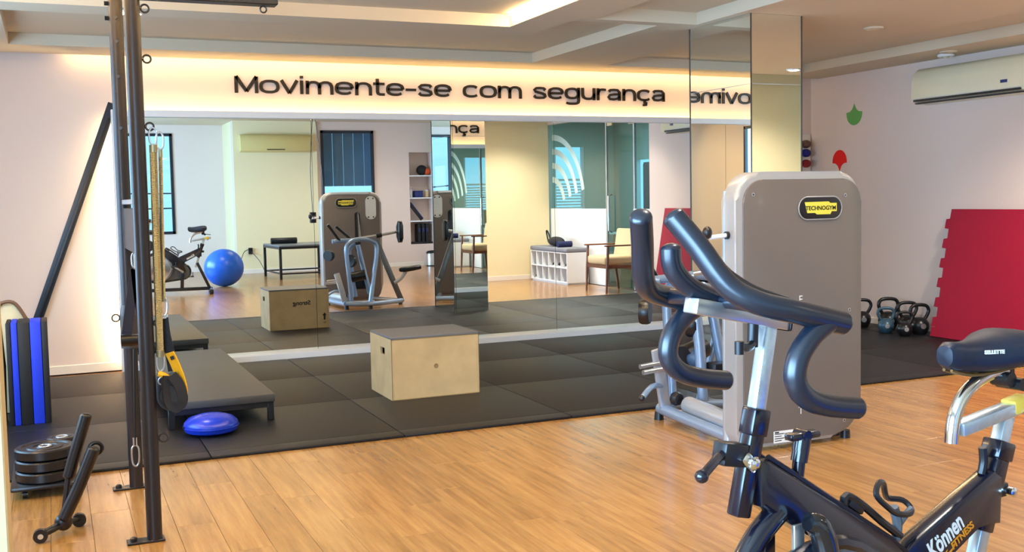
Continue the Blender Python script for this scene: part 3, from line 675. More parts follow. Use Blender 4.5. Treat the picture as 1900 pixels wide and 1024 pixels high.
wv = O('wheel', B().cyl((.06, 5.60, .033), (.06, 5.63, .033), .033, seg=20), FOAM, fb); O('axle_arm', B().cyl((-.012, 5.52, .05), (.06, 5.61, .04), .012), FOAM, fb)

# ================================================================ SELECTOR MACHINE (tower + levers)
mc = thing('weight_machine', 'tall taupe weight stack machine with silver levers standing on the wood floor', 'gym machine', (4.13, 5.3, 0))
TX0, TX1, TY0, TY1, TZ0, TZ1 = 3.785, 4.745, 5.28, 5.44, .025, 1.722
cxm = (TX0+TX1)/2; czm = (TZ0+TZ1)/2; TW = TX1-TX0; TH = TZ1-TZ0
O('shell', B().prism(rrect(TW, TH, .17, 8, rs=(.17, .17, .10, .24)), TY1-TY0-.012, frame((cxm, TY1-.006, czm), (1, 0, 0), (0, 0, 1)), .03, 3), PALEGREY, mc)
O('rear_panel', B().prism(rrect(TW-.055, TH-.07, .145, 8, rs=(.145, .145, .08, .215)), .02, frame((cxm+.018, TY0+.012, czm-.012), (1, 0, 0), (0, 0, 1)), .006, 2), TAUPE, mc, label='smooth taupe rear panel')
O('front_panel', B().prism(rrect(TW-.07, TH-.07, .14, 8, rs=(.14, .14, .08, .14)), .02, frame((cxm, TY1+.008, czm-.012), (1, 0, 0), (0, 0, 1)), .006, 2), mat('front_taupe', '#6b625c', .4, var=.04, scale=3), mc)
O('side_frame', B().tube([(TX0+.028, 5.42, .03), (TX0+.028, 5.42, 1.45), (TX0+.06, 5.42, 1.60), (TX0+.18, 5.42, 1.69), (TX1-.2, 5.42, 1.69)], .03, 10, 5), SILVER, mc)
PY = TY0-.0085
def badge(cx, cz, y, sgn):
    ux = (1, 0, 0) if sgn < 0 else (-1, 0, 0)
    bd = O('badge', B().prism(rrect(.325, .130, .062, 8), .006, frame((cx, y-.003 if sgn < 0 else y+.003, cz), ux, (0, 0, 1)), .002), mat('badge_black%d' % sgn, '#17171c', .3), mc, label='black oval maker badge')
    O('badge_rim', B().tube([Vector((cx+u*(1 if sgn < 0 else -1), y-(.006 if sgn < 0 else -.006), cz+v)) for u, v in rrect(.335, .140, .067, 8)], .004, 6, closed=True), PALEGREY, bd)
    yo = -.007 if sgn < 0 else .007
    M_ = frame((cx, y+yo, cz), ux, (0, 0, 1)); dd = .003
    O('badge_plate', B().prism([(-.125, .038), (.06, .04), (.075, .03), (.125, .03), (.125, -.022), (.085, -.022), (.075, -.04), (-.03, -.04), (-.045, -.03), (-.105, -.03)], dd, M_), BADGEY, bd, False)
    O('badge_text', text('TECHNOGYM', .036, frame((cx, y+yo*1.0+(-.0035 if sgn < 0 else .0035), cz-.012), ux, (0, 0, 1)), .0006, 1.05, .0008, 'CENTER'), LETTER, bd, False)
badge(4.405, 1.493, PY, -1)
for x_, z_ in ((3.90, 1.585), (4.605, 1.57), (4.64, .84), (4.60, .13)): O('screw', B().lathe([(.011, 0), (.011, .003), (.006, .003), (.006, .0)], (x_, PY, z_), (0, -1, 0), 14), BRUSHED, mc)
for k, ch in enumerate('ELEMENT'): O('letter', text(ch, .068, frame((4.255, PY-.0022, .905-k*.1165), (1, 0, 0), (0, 0, 1)), .0006, .9, 0, 'CENTER'), WHITEINK, mc, False)
stk = O('sticker', B().box((4.045, PY-.0035, .04), (4.195, PY-.002, .115)), WHITEINK, mc, False, 'small white rating label')
for k in range(4): O('print_line', B().box((4.053, PY-.0042, .052+k*.014), (4.105+.02*(k % 2), PY-.0034, .057+k*.014)).box((4.13, PY-.0042, .052+k*.014), (4.185-.015*(k % 2), PY-.0034, .056+k*.014)), LETTER, stk, False)
O('print_logo', B().box((4.053, PY-.0042, .102), (4.085, PY-.0034, .111)), LETTER, stk, False)
for x_, y_ in ((3.86, 5.34), (4.66, 5.33), (4.66, 5.42), (3.86, 5.42)): O('foot', B().cyl((x_, y_, 0), (x_, y_, .05), .032, .03), BLACK, mc)
# front side (towards the mirror)
badge(4.18, 1.56, TY1+.0085, 1)
FY = TY1+.0095
O('instruction_plate', B().prism(rrect(.17, .36, .08, 8), .003, frame((4.57, FY, 1.475), (-1, 0, 0), (0, 0, 1))), mat('plate_white', '#d8dad6', .4, var=.12, scale=40), mc, label='white rounded instruction plate')
for x_ in (4.53, 4.61):
    for z_ in (1.62, 1.33): O('screw', B().cyl((x_, FY+.003, z_), (x_, FY+.007, z_), .012), BLACK, mc)
O('pin_slot', B().prism(rrect(.085, .62, .042, 6), .003, frame((4.35, FY, 1.10), (-1, 0, 0), (0, 0, 1))), BLACK, mc)
O('rear_pin', B().cyl((TX0-.01, 5.37, 1.34), (TX0-.13, 5.37, 1.33), .014), WHITE, mc); O('pin_knob', B().ball((TX0-.15, 5.37, 1.36), .03, 1, 1, 1.3), BLACK, mc); O('pin_bush', B().cyl((TX0+.0, 5.37, 1.34), (TX0-.018, 5.37, 1.34), .024), BLACK, mc)
SB = mat('silver_tube', '#93a8c4', .3, metal=.5, var=.03)
O('base_beam', B().tube([(3.84, 5.44, .07), (3.88, 6.0, .075), (3.90, 6.36, .085)], .04, 12, 4), SB, mc)
O('base_beam', B().tube([(3.90, 6.36, .085), (4.25, 6.42, .07), (4.86, 6.02, .055)], .036, 12, 3), SB, mc)
O('base_beam', B().tube([(4.55, 5.44, .06), (4.86, 6.0, .055)], .03, 10), BRUSHED, mc)
O('foot', B().cyl((3.90, 6.38, 0), (3.90, 6.38, .06), .035, .03), BLACK, mc); O('foot', B().cyl((4.84, 6.0, 0), (4.84, 6.0, .05), .03), BLACK, mc); O('foot', B().cyl((4.25, 6.42, 0), (4.25, 6.42, .05), .03), BLACK, mc)
O('roller_cover', B().tube([(3.90, 5.45, .14), (3.98, 6.12, .14)], .06, 14), SILVER, mc)
b = B(); beam(b, (3.90, 6.30, .10), (3.80, 6.24, .53), .085, .03, (0, 1, 0), .01); O('upright_plate', b, SILVER, mc)
for z_, y_ in ((.43, 6.24), (.395, 6.20)): O('peg', B().cyl((3.83, y_, z_), (3.655, y_-.02, z_-.01), .017), BRUSHED, mc)
O('peg', B().tube([(3.86, 6.28, .26), (3.76, 6.24, .27), (3.66, 6.2, .21)], .02, 8, 3), SB, mc); O('knob', B().ball((3.655, 6.2, .205), .024), BLACK, mc); O('knob', B().lathe([(.045, 0), (.05, .02), (.04, .05)], (3.915, 6.2, .18), (.2, -1, 0)), BLACK, mc)
O('lever', B().tube([(3.985, 6.33, .12), (3.96, 6.33, .5), (3.935, 6.32, .86), (3.98, 6.32, .97), (4.12, 6.30, 1.02), (4.32, 6.30, .99), (4.40, 6.30, .88), (4.33, 6.34, .45), (4.25, 6.40, .07)], .033, 12, 5), SB, mc, label='bent silver tube lever')
O('lever', B().tube([(4.10, 6.12, .16), (4.06, 6.10, .55), (4.03, 6.10, .86), (4.12, 6.12, .96)], .038, 12, 4), SB, mc)
O('lever', B().tube([(4.32, 6.14, .2), (4.24, 6.14, .55), (4.16, 6.14, .93)], .036, 12, 3), SB, mc)
def pad(c, R, th, ax): O('pad', B().lathe([(R*.5, -th/2), (R*.92, -th/2), (R, -th*.25), (R, th*.25), (R*.92, th/2), (R*.5, th/2), (.002, th/2+.003)], c, ax), FOAM, mc)
pad((3.70, 6.22, .795), .085, .07, (.75, -.65, 0)); pad((4.04, 6.16, .70), .095, .08, (.75, -.65, 0))
O('roller_pad', B().cyl((4.02, 6.24, .46), (4.22, 6.30, .50), .075), FOAM, mc); O('roller_pad', B().ball((4.09, 6.19, .45), .068), mat('blue_roller', '#2d4a68', .4), mc)
O('counterweight', B().box((4.12, 6.0, .27), (4.28, 6.12, .43), .012, 2), BLACK, mc)
for a, c in (((3.68, 6.30, 1.245), (3.84, 6.30, 1.02)), ((3.83, 6.18, 1.215), (4.05, 6.22, 1.01))): O('hand_grip', B().grip([a, (Vector(a)+Vector(c))/2, c], .022), FOAM, mc)
O('grip_bar', B().tube([(3.74, 6.28, 1.0), (3.90, 6.28, 1.01), (4.12, 6.28, 1.01)], .03, 10, 3), SB, mc); O('grip_joint', B().ball((3.80, 6.28, 1.0), .05, 1.2, 1, .7), SB, mc)
O('selector_rod', B().cyl((4.35, 5.46, 1.40), (4.26, 5.9, 1.03), .02), BLACK, mc)
O('long_arm', B().tube([(4.12, 6.28, 1.03), (4.45, 6.29, 1.07), (4.72, 6.30, 1.115)], .022, 10, 2), BRUSHED, mc); O('arm_clamp', B().cyl((4.40, 6.29, 1.06), (4.48, 6.29, 1.075), .036), BLACK, mc)
O('end_pad', B().prism(rrect(.14, .32, .06, 6), .06, frame((4.775, 6.37, 1.115), (0, -1, 0), (0, 0, 1)), .02), FOAM, mc); O('pad_plate', B().box((4.72, 6.25, 1.03), (4.735, 6.35, 1.20), .004), BRUSHED, mc)
b = B(); beam(b, (4.46, 5.98, 1.05), (4.86, 6.02, .03), .085, .035, (0, 1, 0), .008); O('leg', b, mat('grey_frame', '#6d6f72', .35, metal=.5), mc)
O('seat_arm', B().tube([(4.74, 6.02, .33), (4.84, 6.02, .38), (4.94, 6.02, .5)], .028, 10, 3), SILVER, mc)
O('seat', B().prism([(-.15, -.07), (-.12, .07), (.02, .09), (.17, .05), (.19, 0), (.17, -.05), (.02, -.09)], .07, frame((5.0, 6.02, .50), (1, 0, .12), (0, 1, 0)), .025, 3), FOAM, mc, label='black padded seat')

# ================================================================ SPIN BIKE (local axes: x rearwards, y away from the camera)
bk = thing('spin_bike', 'black spin bike with chrome posts and thick black foam handlebars', 'exercise bike', (1.98, 2.1, 0), math.radians(6))
def K(name, b, m, parent=bk, label=None): return O(name, b, m, parent, True, label, True)
NB = mat('navy_black_gloss', '#0b0d1c', .22, var=.1, coat=.4)
GP = mat('grey_guard', '#5b5f66', .5, var=.05)
def bar(b, a, c, h, w_, y=0., bev=.006): return beam(b, (a[0], y, a[1]), (c[0], y, c[1]), h, w_, (0, 1, 0), bev)
K('head_sleeve', bar(B(), (-.516, .83), (-.455, 1.085), .044, .042), NB)
K('sleeve_collar', bar(B(), (-.470, 1.02), (-.455, 1.085), .052, .05), NB)
hp = K('handlebar_post', bar(B(), (-.47, 1.02), (-.418, 1.285), .036, .034, 0, .006), GALV, label='galvanised handlebar post')
K('slider', bar(B(), (-.655, 1.345), (-.372, 1.285), .036, .05, 0, .003), BRUSHED); K('slider_end', bar(B(), (-.372, 1.285), (-.366, 1.284), .04, .056), BLACK)
K('clamp_lever', B().cyl((-.475, -.01, 1.30), (-.478, -.01, 1.235), .013).tube([(-.478, -.012, 1.245), (-.51, -.03, 1.238), (-.55, -.045, 1.243)], .010, 8, 3).cyl((-.55, -.045, 1.228), (-.55, -.045, 1.258), .011), BLACK)
for s_ in (-1, 1):
    K('grip_bar', B().grip([(-.748, .06*s_, 1.548), (-.715, .10*s_, 1.485), (-.675, .15*s_, 1.40), (-.625, .19*s_, 1.363), (-.55, .215*s_, 1.342), (-.47, .22*s_, 1.322), (-.405, .22*s_, 1.306)], .0265, 16, 5), BIKEFOAM, label='tall foam-covered horn')
    K('drop_bar', B().grip([(-.452, .22*s_, 1.312), (-.50, .22*s_, 1.285), (-.54, .22*s_, 1.24), (-.548, .22*s_, 1.19), (-.515, .22*s_, 1.15), (-.45, .22*s_, 1.126), (-.36, .22*s_, 1.11)], .0255, 16, 5), BIKEFOAM, label='foam-covered drop bar')
K('cross_bar', B().tube([(-.56, -.21, 1.345), (-.565, 0, 1.352), (-.56, .21, 1.345)], .019, 12, 3), BIKEFOAM)
K('centre_bar', B().grip([(-.695, .02, 1.475), (-.688, .02, 1.43), (-.645, .015, 1.385), (-.57, .01, 1.352)], .024, 12, 4), BIKEFOAM); K('centre_bar', B().grip([(-.64, -.05, 1.46), (-.60, -.06, 1.415), (-.54, -.08, 1.375), (-.46, -.1, 1.345)], .016, 12, 4), BIKEFOAM)
K('clamp_block', bar(B(), (-.575, .992), (-.505, .978), .055, .05), BLACK); K('brake_lever', B().tube([(-.575, -.01, .99), (-.61, -.03, .985), (-.665, -.05, .962)], .011, 8, 3).ball((-.668, -.05, .961), .016), NB)
cb = K('clamp_plate', bar(B(), (-.515, .955), (-.495, .975), .05, .004, -.029), CHROME); K('clamp_bolt', B().lathe([(.017, 0), (.017, .006), (.012, .012), (.004, .014)], (-.495, -.030, .962), (0, -1, 0)), CHROME, cb)
# main V frame
K('down_tube', B().prism([(-.475, .968), (-.44, .962), (-.02, .69), (.09, .60), (.16, .40), (.08, .38), (-.02, .52), (-.20, .68), (-.47, .852)], .066, frame((0, .033, 0), (1, 0, 0), (0, 0, 1)), .012, 2), NB, label='glossy navy black main tube')
K('rear_tube', B().prism([(-.02, .60), (.06, .665), (.40, .812), (.435, .79), (.43, .655), (.33, .672), (.14, .575), (.10, .42), (.04, .42)], .054, frame((0, .027, 0), (1, 0, 0), (0, 0, 1)), .01, 2), NB)
K('tube_edge', B().tube([(-.44, -.02, .967), (-.02, -.02, .695), (.05, -.02, .64)], .008, 6).tube([(-.44, .02, .967), (-.02, .02, .695), (.05, .02, .64)], .008, 6), BLACK)
mtx = lambda y, sg: frame((.130, y, .575) if sg < 0 else (.335, y, .668), (.896*(1 if sg < 0 else -1), 0, .444*(1 if sg < 0 else -1)), (-.444*(1 if sg < 0 else 1)*1., 0, .896) if sg < 0 else (.2, 0, .9))
O('brand_print', text('Können', .078, frame((.140, -.0285, .605), (.865, 0, .50), (-.2, 0, .95)), .0008, .60, .0016), WHITEINK, bk, False, 'white lettering', True)
O('brand_print', text('FITNESS', .030, frame((.222, -.0285, .620), (.865, 0, .50), (-.2, 0, .95)), .0008, .95, .0008), mat('orange_ink', '#e08a1e', .5), bk, False, 'orange lettering', True)
O('brand_mark', B().prism([(.150, .588), (.200, .626), (.195, .611), (.237, .636), (.180, .581), (.187, .596)], .001, frame((0, -.0275, 0), (1, 0, 0), (0, 0, 1))), bpy.data.materials['orange_ink'], bk, False, None, True)
O('brand_print', text('Können', .058, frame((.315, .0285, .672), (-.90, 0, -.436), (.2, 0, .95)), .0008, .80, .0016), WHITEINK, bk, False, None, True)
tk = K('tension_knob', B().cyl((-.330, 0, .86), (-.319, 0, .935), .016).cyl((-.319, 0, .935), (-.312, 0, .965), .021), NB)
K('knob_head', B().cyl((-.314, 0, .962), (-.307, 0, .995), .022).box((-.355, -.016, .99), (-.258, .016, 1.008), .006, 2).cyl((-.308, -.02, 1.0), (-.308, .02, 1.0), .014), NB, tk)
# flywheel, guard, fork
FC = (-.30, .475)
fwv = K('flywheel', B().lathe([(.03, -.012), (.20, -.008), (.205, -.016), (.235, -.016), (.238, 0), (.235, .016), (.205, .016), (.20, .008), (.03, .012)], (FC[0], 0, FC[1]), (0, 1, 0), 48), CHROME, label='chrome flywheel')
K('flywheel_hub', B().cyl((FC[0], -.05, FC[1]), (FC[0], .05, FC[1]), .028), BLACK, fwv)
K('fork', bar(B(), (-.372, .80), (-.372, .45), .034, .012, -.05, .003), BRUSHED, label='flat brushed steel strut'); K('fork', bar(B(), (-.372, .80), (-.372, .45), .034, .012, .05, .003), NB)
K('fork_guard', B().tube([(-.40, -.01, .825), (-.475, -.01, .765), (-.54, -.01, .665), (-.575, -.01, .54), (-.585, 0, .40)], .03, 12, 5), NB)
n = 20; cov = [(FC[0]+.265*math.cos(a), FC[1]+.265*math.sin(a)) for a in [PI*.36+(2*PI*.36)*.0+PI*1.28*j/n for j in range(n+1)]]+[(.10+.13*math.cos(a), .40+.13*math.sin(a)) for a in [-PI*.5+PI*.95*j/12 for j in range(13)]]
K('chain_guard', B().prism(cov, .03, frame((0, -.045, 0), (1, 0, 0), (0, 0, 1)), .01, 2), GP, label='grey chain guard')
K('guard_rim', B().tube([(u, -.06, v) for u, v in cov], .02, 8, closed=True), NB)
K('fender', B().tube([(-.375, -.085, .815), (-.345, -.09, .80), (-.325, -.095, .74), (-.32, -.095, .66), (-.325, -.09, .58)], [.022, .03, .032, .03, .02], 12, 5), mat('gloss_black', '#141519', .1, coat=.6), label='glossy black fender')
# bottle cage
cg = K('bottle_cage', B().tube([(-.17, -.005, .80), (-.16, -.005, .825), (-.10, -.005, .79), (-.03, -.005, .735), (.04, -.005, .685)], .011, 8, 3), BLACK)
K('cage_loop', B().tube([(-.005, -.03, .76), (-.055, -.04, .79), (-.085, -.035, .822), (-.06, -.02, .845), (-.02, .0, .835), (.01, .02, .80), (.045, .04, .775), (.09, .03, .765), (.10, .01, .745), (.055, -.02, .745)], .008, 8, 4, closed=True), BLACK, cg)
K('cage_stem', B().tube([(.03, 0, .675), (.035, 0, .72), (.02, 0, .765)], .013, 8, 3).tube([(.035, 0, .71), (.065, 0, .735), (.09, 0, .75)], .009, 8, 3), mat('grey_clip', '#5a6068', .5), cg)
K('cage_clip', bar(B(), (-.155, .808), (-.105, .775), .02, .03), BLACK, cg)
# seat
K('seat_sleeve', bar(B(), (.372, .64), (.455, .875), .055, .05), NB); K('sleeve_collar', bar(B(), (.437, .835), (.455, .885), .068, .064), NB)
K('seat_post', bar(B(), (.32, .47), (.478, .955), .042, .036, 0, .004), GALV, label='galvanised seat post')
K('seat_slider', bar(B(), (.272, .940), (.60, .985), .036, .045, 0, .003), GALV); K('slider_cap', bar(B(), (.49, .975), (.565, .986), .042, .05), mat('yellow_label', '#e6c34a', .4))
K('slider_bolt', B().lathe([(.02, 0), (.02, .012), (.01, .02)], (.545, -.026, .955), (0, -1, 0)), CHROME)
K('saddle_tube', B().tube([(.248, 0, .905), (.256, 0, .965), (.285, 0, 1.02), (.335, 0, 1.057), (.40, 0, 1.078), (.47, 0, 1.085)], .0185, 14, 5), CHROME, label='curved chrome saddle tube')
K('saddle_clamp', B().cyl((.465, -.028, 1.06), (.465, .028, 1.06), .022).cyl((.50, -.04, 1.045), (.50, .04, 1.045), .018).box((.445, -.018, 1.055), (.495, .018, 1.10), .004).cyl((.50, -.03, 1.05), (.60, -.04, 1.035), .006), BLACK)
sd_ = B(); prof = [(.212, .006, 1.148, .008), (.217, .026, 1.147, .028), (.235, .034, 1.145, .040), (.28, .036, 1.138, .042), (.33, .050, 1.137, .046), (.38, .075, 1.140, .050), (.43, .100, 1.146, .052), (.475, .112, 1.150, .052), (.51, .108, 1.152, .046), (.53, .085, 1.154, .034), (.538, .05, 1.155, .016)]
rings = []
for s0, wy, zc, hz in prof:
    rings.append([sd_.bm.verts.new((s0, wy*math.copysign(abs(math.cos(a))**.75, math.cos(a)), zc+hz*(math.copysign(abs(math.sin(a))**.8, math.sin(a))) * (1 if math.sin(a) > 0 else .95))) for a in [2*PI*k/24 for k in range(24)]])
for a, c in zip(rings, rings[1:]):
    for k in range(24): sd_.bm.faces.new((a[k], a[(k+1) % 24], c[(k+1) % 24], c[k]))
sd_.bm.faces.new(rings[0][::-1]); sd_.bm.faces.new(rings[-1])
sdl = K('saddle', sd_, mat('saddle_vinyl', '#111d30', .42, var=.08, scale=20), label='black padded saddle')
O('saddle_print', text('SELLETTE', .014, frame((.315, -.051, 1.150), (.93, -.36, 0), (0, 0, 1)), .0015, 1.0, .0006), WHITEINK, sdl, False, None, True)
K('saddle_rail', B().tube([(.23, -.012, 1.108), (.30, -.018, 1.09), (.40, -.022, 1.088), (.50, -.03, 1.10)], .005, 6, 4).tube([(.23, .012, 1.108), (.30, .018, 1.09), (.40, .022, 1.088), (.50, .03, 1.10)], .005, 6, 4), mat('bronze_rail', '#7a6038', .4, metal=.6), sdl)
K('rear_bracket', bar(B(), (.425, .745), (.475, .745), .04, .034), BLACK); K('bracket_bolt', B().lathe([(.014, 0), (.014, .02), (.006, .024)], (.468, -.018, .742), (0, -1, 0)), CHROME)
K('cage_pin', B().tube([(.375, 0, .80), (.385, 0, .835), (.38, 0, .875)], .012, 8, 2), BLACK)
# base
K('base_rail', bar(B(), (-.60, .09), (.56, .09), .06, .05), NB); K('front_leg', bar(B(), (-.585, .42), (-.60, .09), .05, .06), NB); K('rear_leg', bar(B(), (.35, .55), (.55, .09), .05, .05), NB); K('bottom_tube', bar(B(), (.10, .45), (.08, .1), .06, .05), NB)
for s_ in (-.62, .57):
    K('stabiliser', B().cyl((s_, -.26, .055), (s_, .26, .055), .03), BRUSHED)
    for y_ in (-.27, .27): K('foot', B().box((s_-.035, y_-.03, 0), (s_+.035, y_+.03, .09), .01, 2), BLACK)
K('crank', bar(B(), (.10, .40), (.24, .30), .03, .018, -.085), BRUSHED); K('crank', bar(B(), (.10, .40), (-.04, .50), .03, .018, .085), BRUSHED); K('crank_axle', B().cyl((.10, -.09, .40), (.10, .09, .40), .018), BRUSHED)
for x_, z_, y_ in ((.24, .30, -.145), (-.04, .50, .145)): K('pedal', B().box((x_-.05, y_-.045, z_-.012), (x_+.05, y_+.045, z_+.012), .006).tube([(x_+.03, y_-.045, z_+.01), (x_+.03, y_-.03, z_+.07), (x_+.03, y_+.03, z_+.07), (x_+.03, y_+.045, z_+.01)], .006, 6, 3), BLACK)

# ================================================================ RIGHT WALL
ac = thing('air_conditioner', 'white split air conditioner on the wall above the crimson mats', 'air conditioner', (8.78, 8.2, 2.52))
pr = [(0, 0), (.215, .03), (.228, .07), (.222, .24), (.19, .34), (.13, .385), (0, .385)]
O('body', B().prism([(-u, v) for u, v in pr][::-1], 1.55, frame((8.898, 8.89, 2.515), (1, 0, 0), (0, 0, 1)), .01, 2), ACW, ac)
O('louvre', B().box((8.665, 7.46, 2.545), (8.69, 8.85, 2.565), .003), ACDARK, ac); O('louvre', B().box((8.69, 7.46, 2.519), (8.74, 8.85, 2.532), .003), ACDARK, ac)
O('flap', B().box((8.664, 7.45, 2.570), (8.675, 8.86, 2.578), .002), TRIMM, ac); O('display', B().box((8.667, 7.62, 2.63), (8.672, 7.70, 2.66)), NAVY, ac, False)
ac2 = thing('air_conditioner', 'wide cream air conditioner on the yellow wall over the black table', 'air conditioner', (4.65, -2.35, 2.7))
O('body', B().prism([(u, v) for u, v in pr], 1.6, frame((3.88, -2.488, 2.70), (0, 1, 0), (0, 0, 1)), .01, 2), mat('aged_plastic', '#d9c684', .4, var=.03), ac2)
O('louvre', B().box((4.45, -2.268, 2.745), (4.85, -2.258, 2.765)), ACDARK, ac2, False)
# wall decals
def scal(w, h, n=14): 
    top = [(w/2*math.cos(a), h*.46+(h*.54)*math.sin(a)) for a in [PI*j/n for j in range(n+1)]]
    left = [(-w/2+w/2*(t_**1.1)*1.0*.98, h*.46*(1-t_)-h*.46*.28*math.sin(PI*t_)*-.35) for t_ in [j/8 for j in range(1, 8)]]
    lp = [(-w*.5, h*.40), (-w*.30, h*.38), (-w*.14, h*.28), (-w*.05, h*.12), (0, 0), (w*.05, h*.12), (w*.14, h*.28), (w*.30, h*.38), (w*.5, h*.40)]
    return top+lp
single('wall_decal', B().prism(scal(.255, .265), .002, frame((8.899, 10.285, 1.83), (0, -1, 0), (0, 0, 1))), REDV, 'red scallop-shaped decal on the right-hand wall', 'wall decal', (8.898, 10.285, 1.83))
single('wall_decal', B().prism([(u, .262-v) for u, v in scal(.27, .262)][::-1], .002, frame((8.899, 10.03, 2.378), (0, -1, 0), (0, 0, 1))), GREENV, 'green leaf-like pointed decal higher on the right-hand wall', 'wall decal', (8.898, 10.03, 2.378))
sn = thing('ceiling_sensor', 'round white sensor ring under the ceiling over the air conditioner', 'sensor', (8.62, 8.35, 2.985)); O('ring', B().ring((8.62, 8.35, 2.982), (0, 0, 1), .07, .016), WHITE, sn); O('lens', B().lathe([(.05, 0), (.045, -.015), (.02, -.03), (.003, -.033)], (8.62, 8.35, 2.985)), CHROME, sn)
# crimson puzzle mats leaning on the wall
def puzzle(w, h, side):
    p = [(0, 0)]; n = 7; dy = h/(2*n-1)
    out = [(w, 0), (w, h), (0, h)]
    for j in range(n):
        zt = h-dy*(2*j+1)
        out += [(0, zt), (-.055, zt-.004), (-.062, zt-dy+.004), (0, zt-dy)] if j < n-1 else []
    out += [(0, dy), (-.055, dy-.004), (-.06, 0)]
    return out
for k, lab in enumerate(('crimson puzzle-edged foam mat leaning against the right-hand wall', 'second red foam mat tucked behind the crimson puzzle mat')):
    off = .035*k; ang = math.atan2(.235, 1.35)
    M_ = frame((8.60+off, 8.44+.03*k-(.06 if k else 0), MT+.012*0), (0, -1, 0), (math.sin(ang), 0, math.cos(ang)))
    single('foam_mat', B().prism(puzzle(1.22, 1.375-.03*k, 1), .025, M_, .003, 1), CRIMSON if k == 0 else mat('red_foam', '#9c0a2c', .7, var=.05), lab, 'mat', (8.60+off, 7.9, MT), group='leaning foam mats')
# kettlebells
def kettlebell(x, y, s, m, label, rz):
    t_ = thing('kettlebell', label, 'kettlebell', (x, y, MT), rz, 'kettlebells along the right-hand wall')
    O('bell', B().lathe([(.02, 0), (.062*s, 0), (.075*s, .012*s), (.098*s, .06*s), (.103*s, .095*s), (.096*s, .13*s), (.072*s, .165*s), (.04*s, .182*s), (.003, .187*s)], (0, 0, 0), seg=24), m, t_, local=True)
    O('handle', B().tube([(-.05*s, 0, .15*s), (-.082*s, 0, .20*s), (-.102*s, 0, .26*s), (-.075*s, 0, .308*s), (0, 0, .32*s), (.075*s, 0, .308*s), (.102*s, 0, .26*s), (.082*s, 0, .20*s), (.05*s, 0, .15*s)], .019*s, 10, 4), m, t_, local=True)
    O('emblem', B().lathe([(.03*s, 0), (.03*s, .003)], (0, -.1015*s, .095*s), (0, -1, 0), 16), BRUSHED, t_, local=True)
for x, y, s, m, lab, rz in ((8.42, 8.98, .85, IRONB, 'teal-grey kettlebell, the only one not black', .55), (8.66, 9.20, 1.08, IRONK, 'black kettlebell standing right behind the teal-grey one', .4),
    (8.40, 8.68, .80, IRONK, 'small black kettlebell in the front row left of the crimson mat', .5), (8.70, 8.95, 1.0, IRONK, 'black kettlebell against the wall, in the middle of the row', .45),
    (8.63, 8.70, 1.0, IRONK, 'large black kettlebell nearest the crimson mat', .35), (8.55, 9.50, .98, IRONK, 'black kettlebell half hidden by the taupe machine', .5)):
    kettlebell(x, y, s, m, lab, -rz)
# dumbbells on a wall rack
dr_ = thing('dumbbell_rack', 'white wall rack holding three small dumbbells beside the mirrored column', 'rack', (8.45, 10.78, 1.85))
O('back_board', B().box((8.05, 10.80, 1.82), (8.88, 10.82, 2.32), .004), TRIMM, dr_)
for z_ in (1.905, 2.04, 2.155):
    for x_ in (8.25, 8.55): O('hook', B().box((x_-.012, 10.70, z_-.034), (x_+.012, 10.80, z_-.028)).box((x_-.012, 10.70, z_-.034), (x_+.012, 10.706, z_-.008)), WHITE, dr_, False)
for z_, m, lab in ((1.945, mat('red_neoprene', '#8e1420', .45), 'dark red dumbbell, lowest on the wall rack'), (2.078, mat('blue_neoprene', '#17197a', .4), 'navy blue dumbbell in the middle of the wall rack'), (2.19, mat('brown_neoprene', '#5b4238', .4), 'brown dumbbell, topmost on the wall rack')):
    t_ = thing('dumbbell', lab, 'dumbbell', (8.45, 10.72, z_), group='dumbbells on the wall rack')
    O('handle', B().cyl((8.28, 10.742, z_), (8.76, 10.742, z_), .019), m, t_)
    for s_ in (-1, 1): O('head', B().lathe([(.02, -.05), (.042, -.042), (.052, -.015), (.052, .015), (.042, .042), (.015, .05)], (8.52+.24*s_, 10.742, z_), (1, 0, 0), 12), m, t_)

# ================================================================ THINGS SEEN IN THE MIRROR
# armchair (faces -X)
ch = thing('armchair', 'wooden armchair with beige cushions in front of the glass door', 'chair', (8.5, 6.02, 0))
for y_ in (5.67, 6.37):
    O('leg', B().tube([(8.22, y_, 0), (8.24, y_, .40), (8.26, y_, .76)], [.018, .026, .022], 8), OAKB, ch); O('leg', B().tube([(8.84, y_, 0), (8.78, y_, .42), (8.80, y_, .76)], [.018, .026, .02], 8), OAKB, ch)
    O('arm', B().box((8.20, y_-.03, .76), (8.86, y_+.03, .785), .008, 2), OAKB, ch); O('side_rail', B().box((8.24, y_-.014, .40), (8.80, y_+.014, .46), .004), OAKB, ch)
O('front_rail', B().box((8.235, 5.67, .40), (8.265, 6.37, .46), .004).box((8.77, 5.67, .36), (8.80, 6.37, .42), .004), OAKB, ch)
O('seat', B().box((8.22, 5.71, .46), (8.76, 6.33, .60), .04, 3), BEIGE, ch); O('backrest', B().box((-.05, -.31, 0), (.06, .31, .48), .035, 3, Matrix.Translation((8.76, 6.02, .56)) @ Matrix.Rotation(.16, 4, 'Y')), BEIGE, ch)
O('back_frame', B().tube([(8.80, 5.69, .5), (8.875, 5.69, 1.0), (8.875, 6.35, 1.0), (8.80, 6.35, .5)], .016, 8), OAKB, ch)
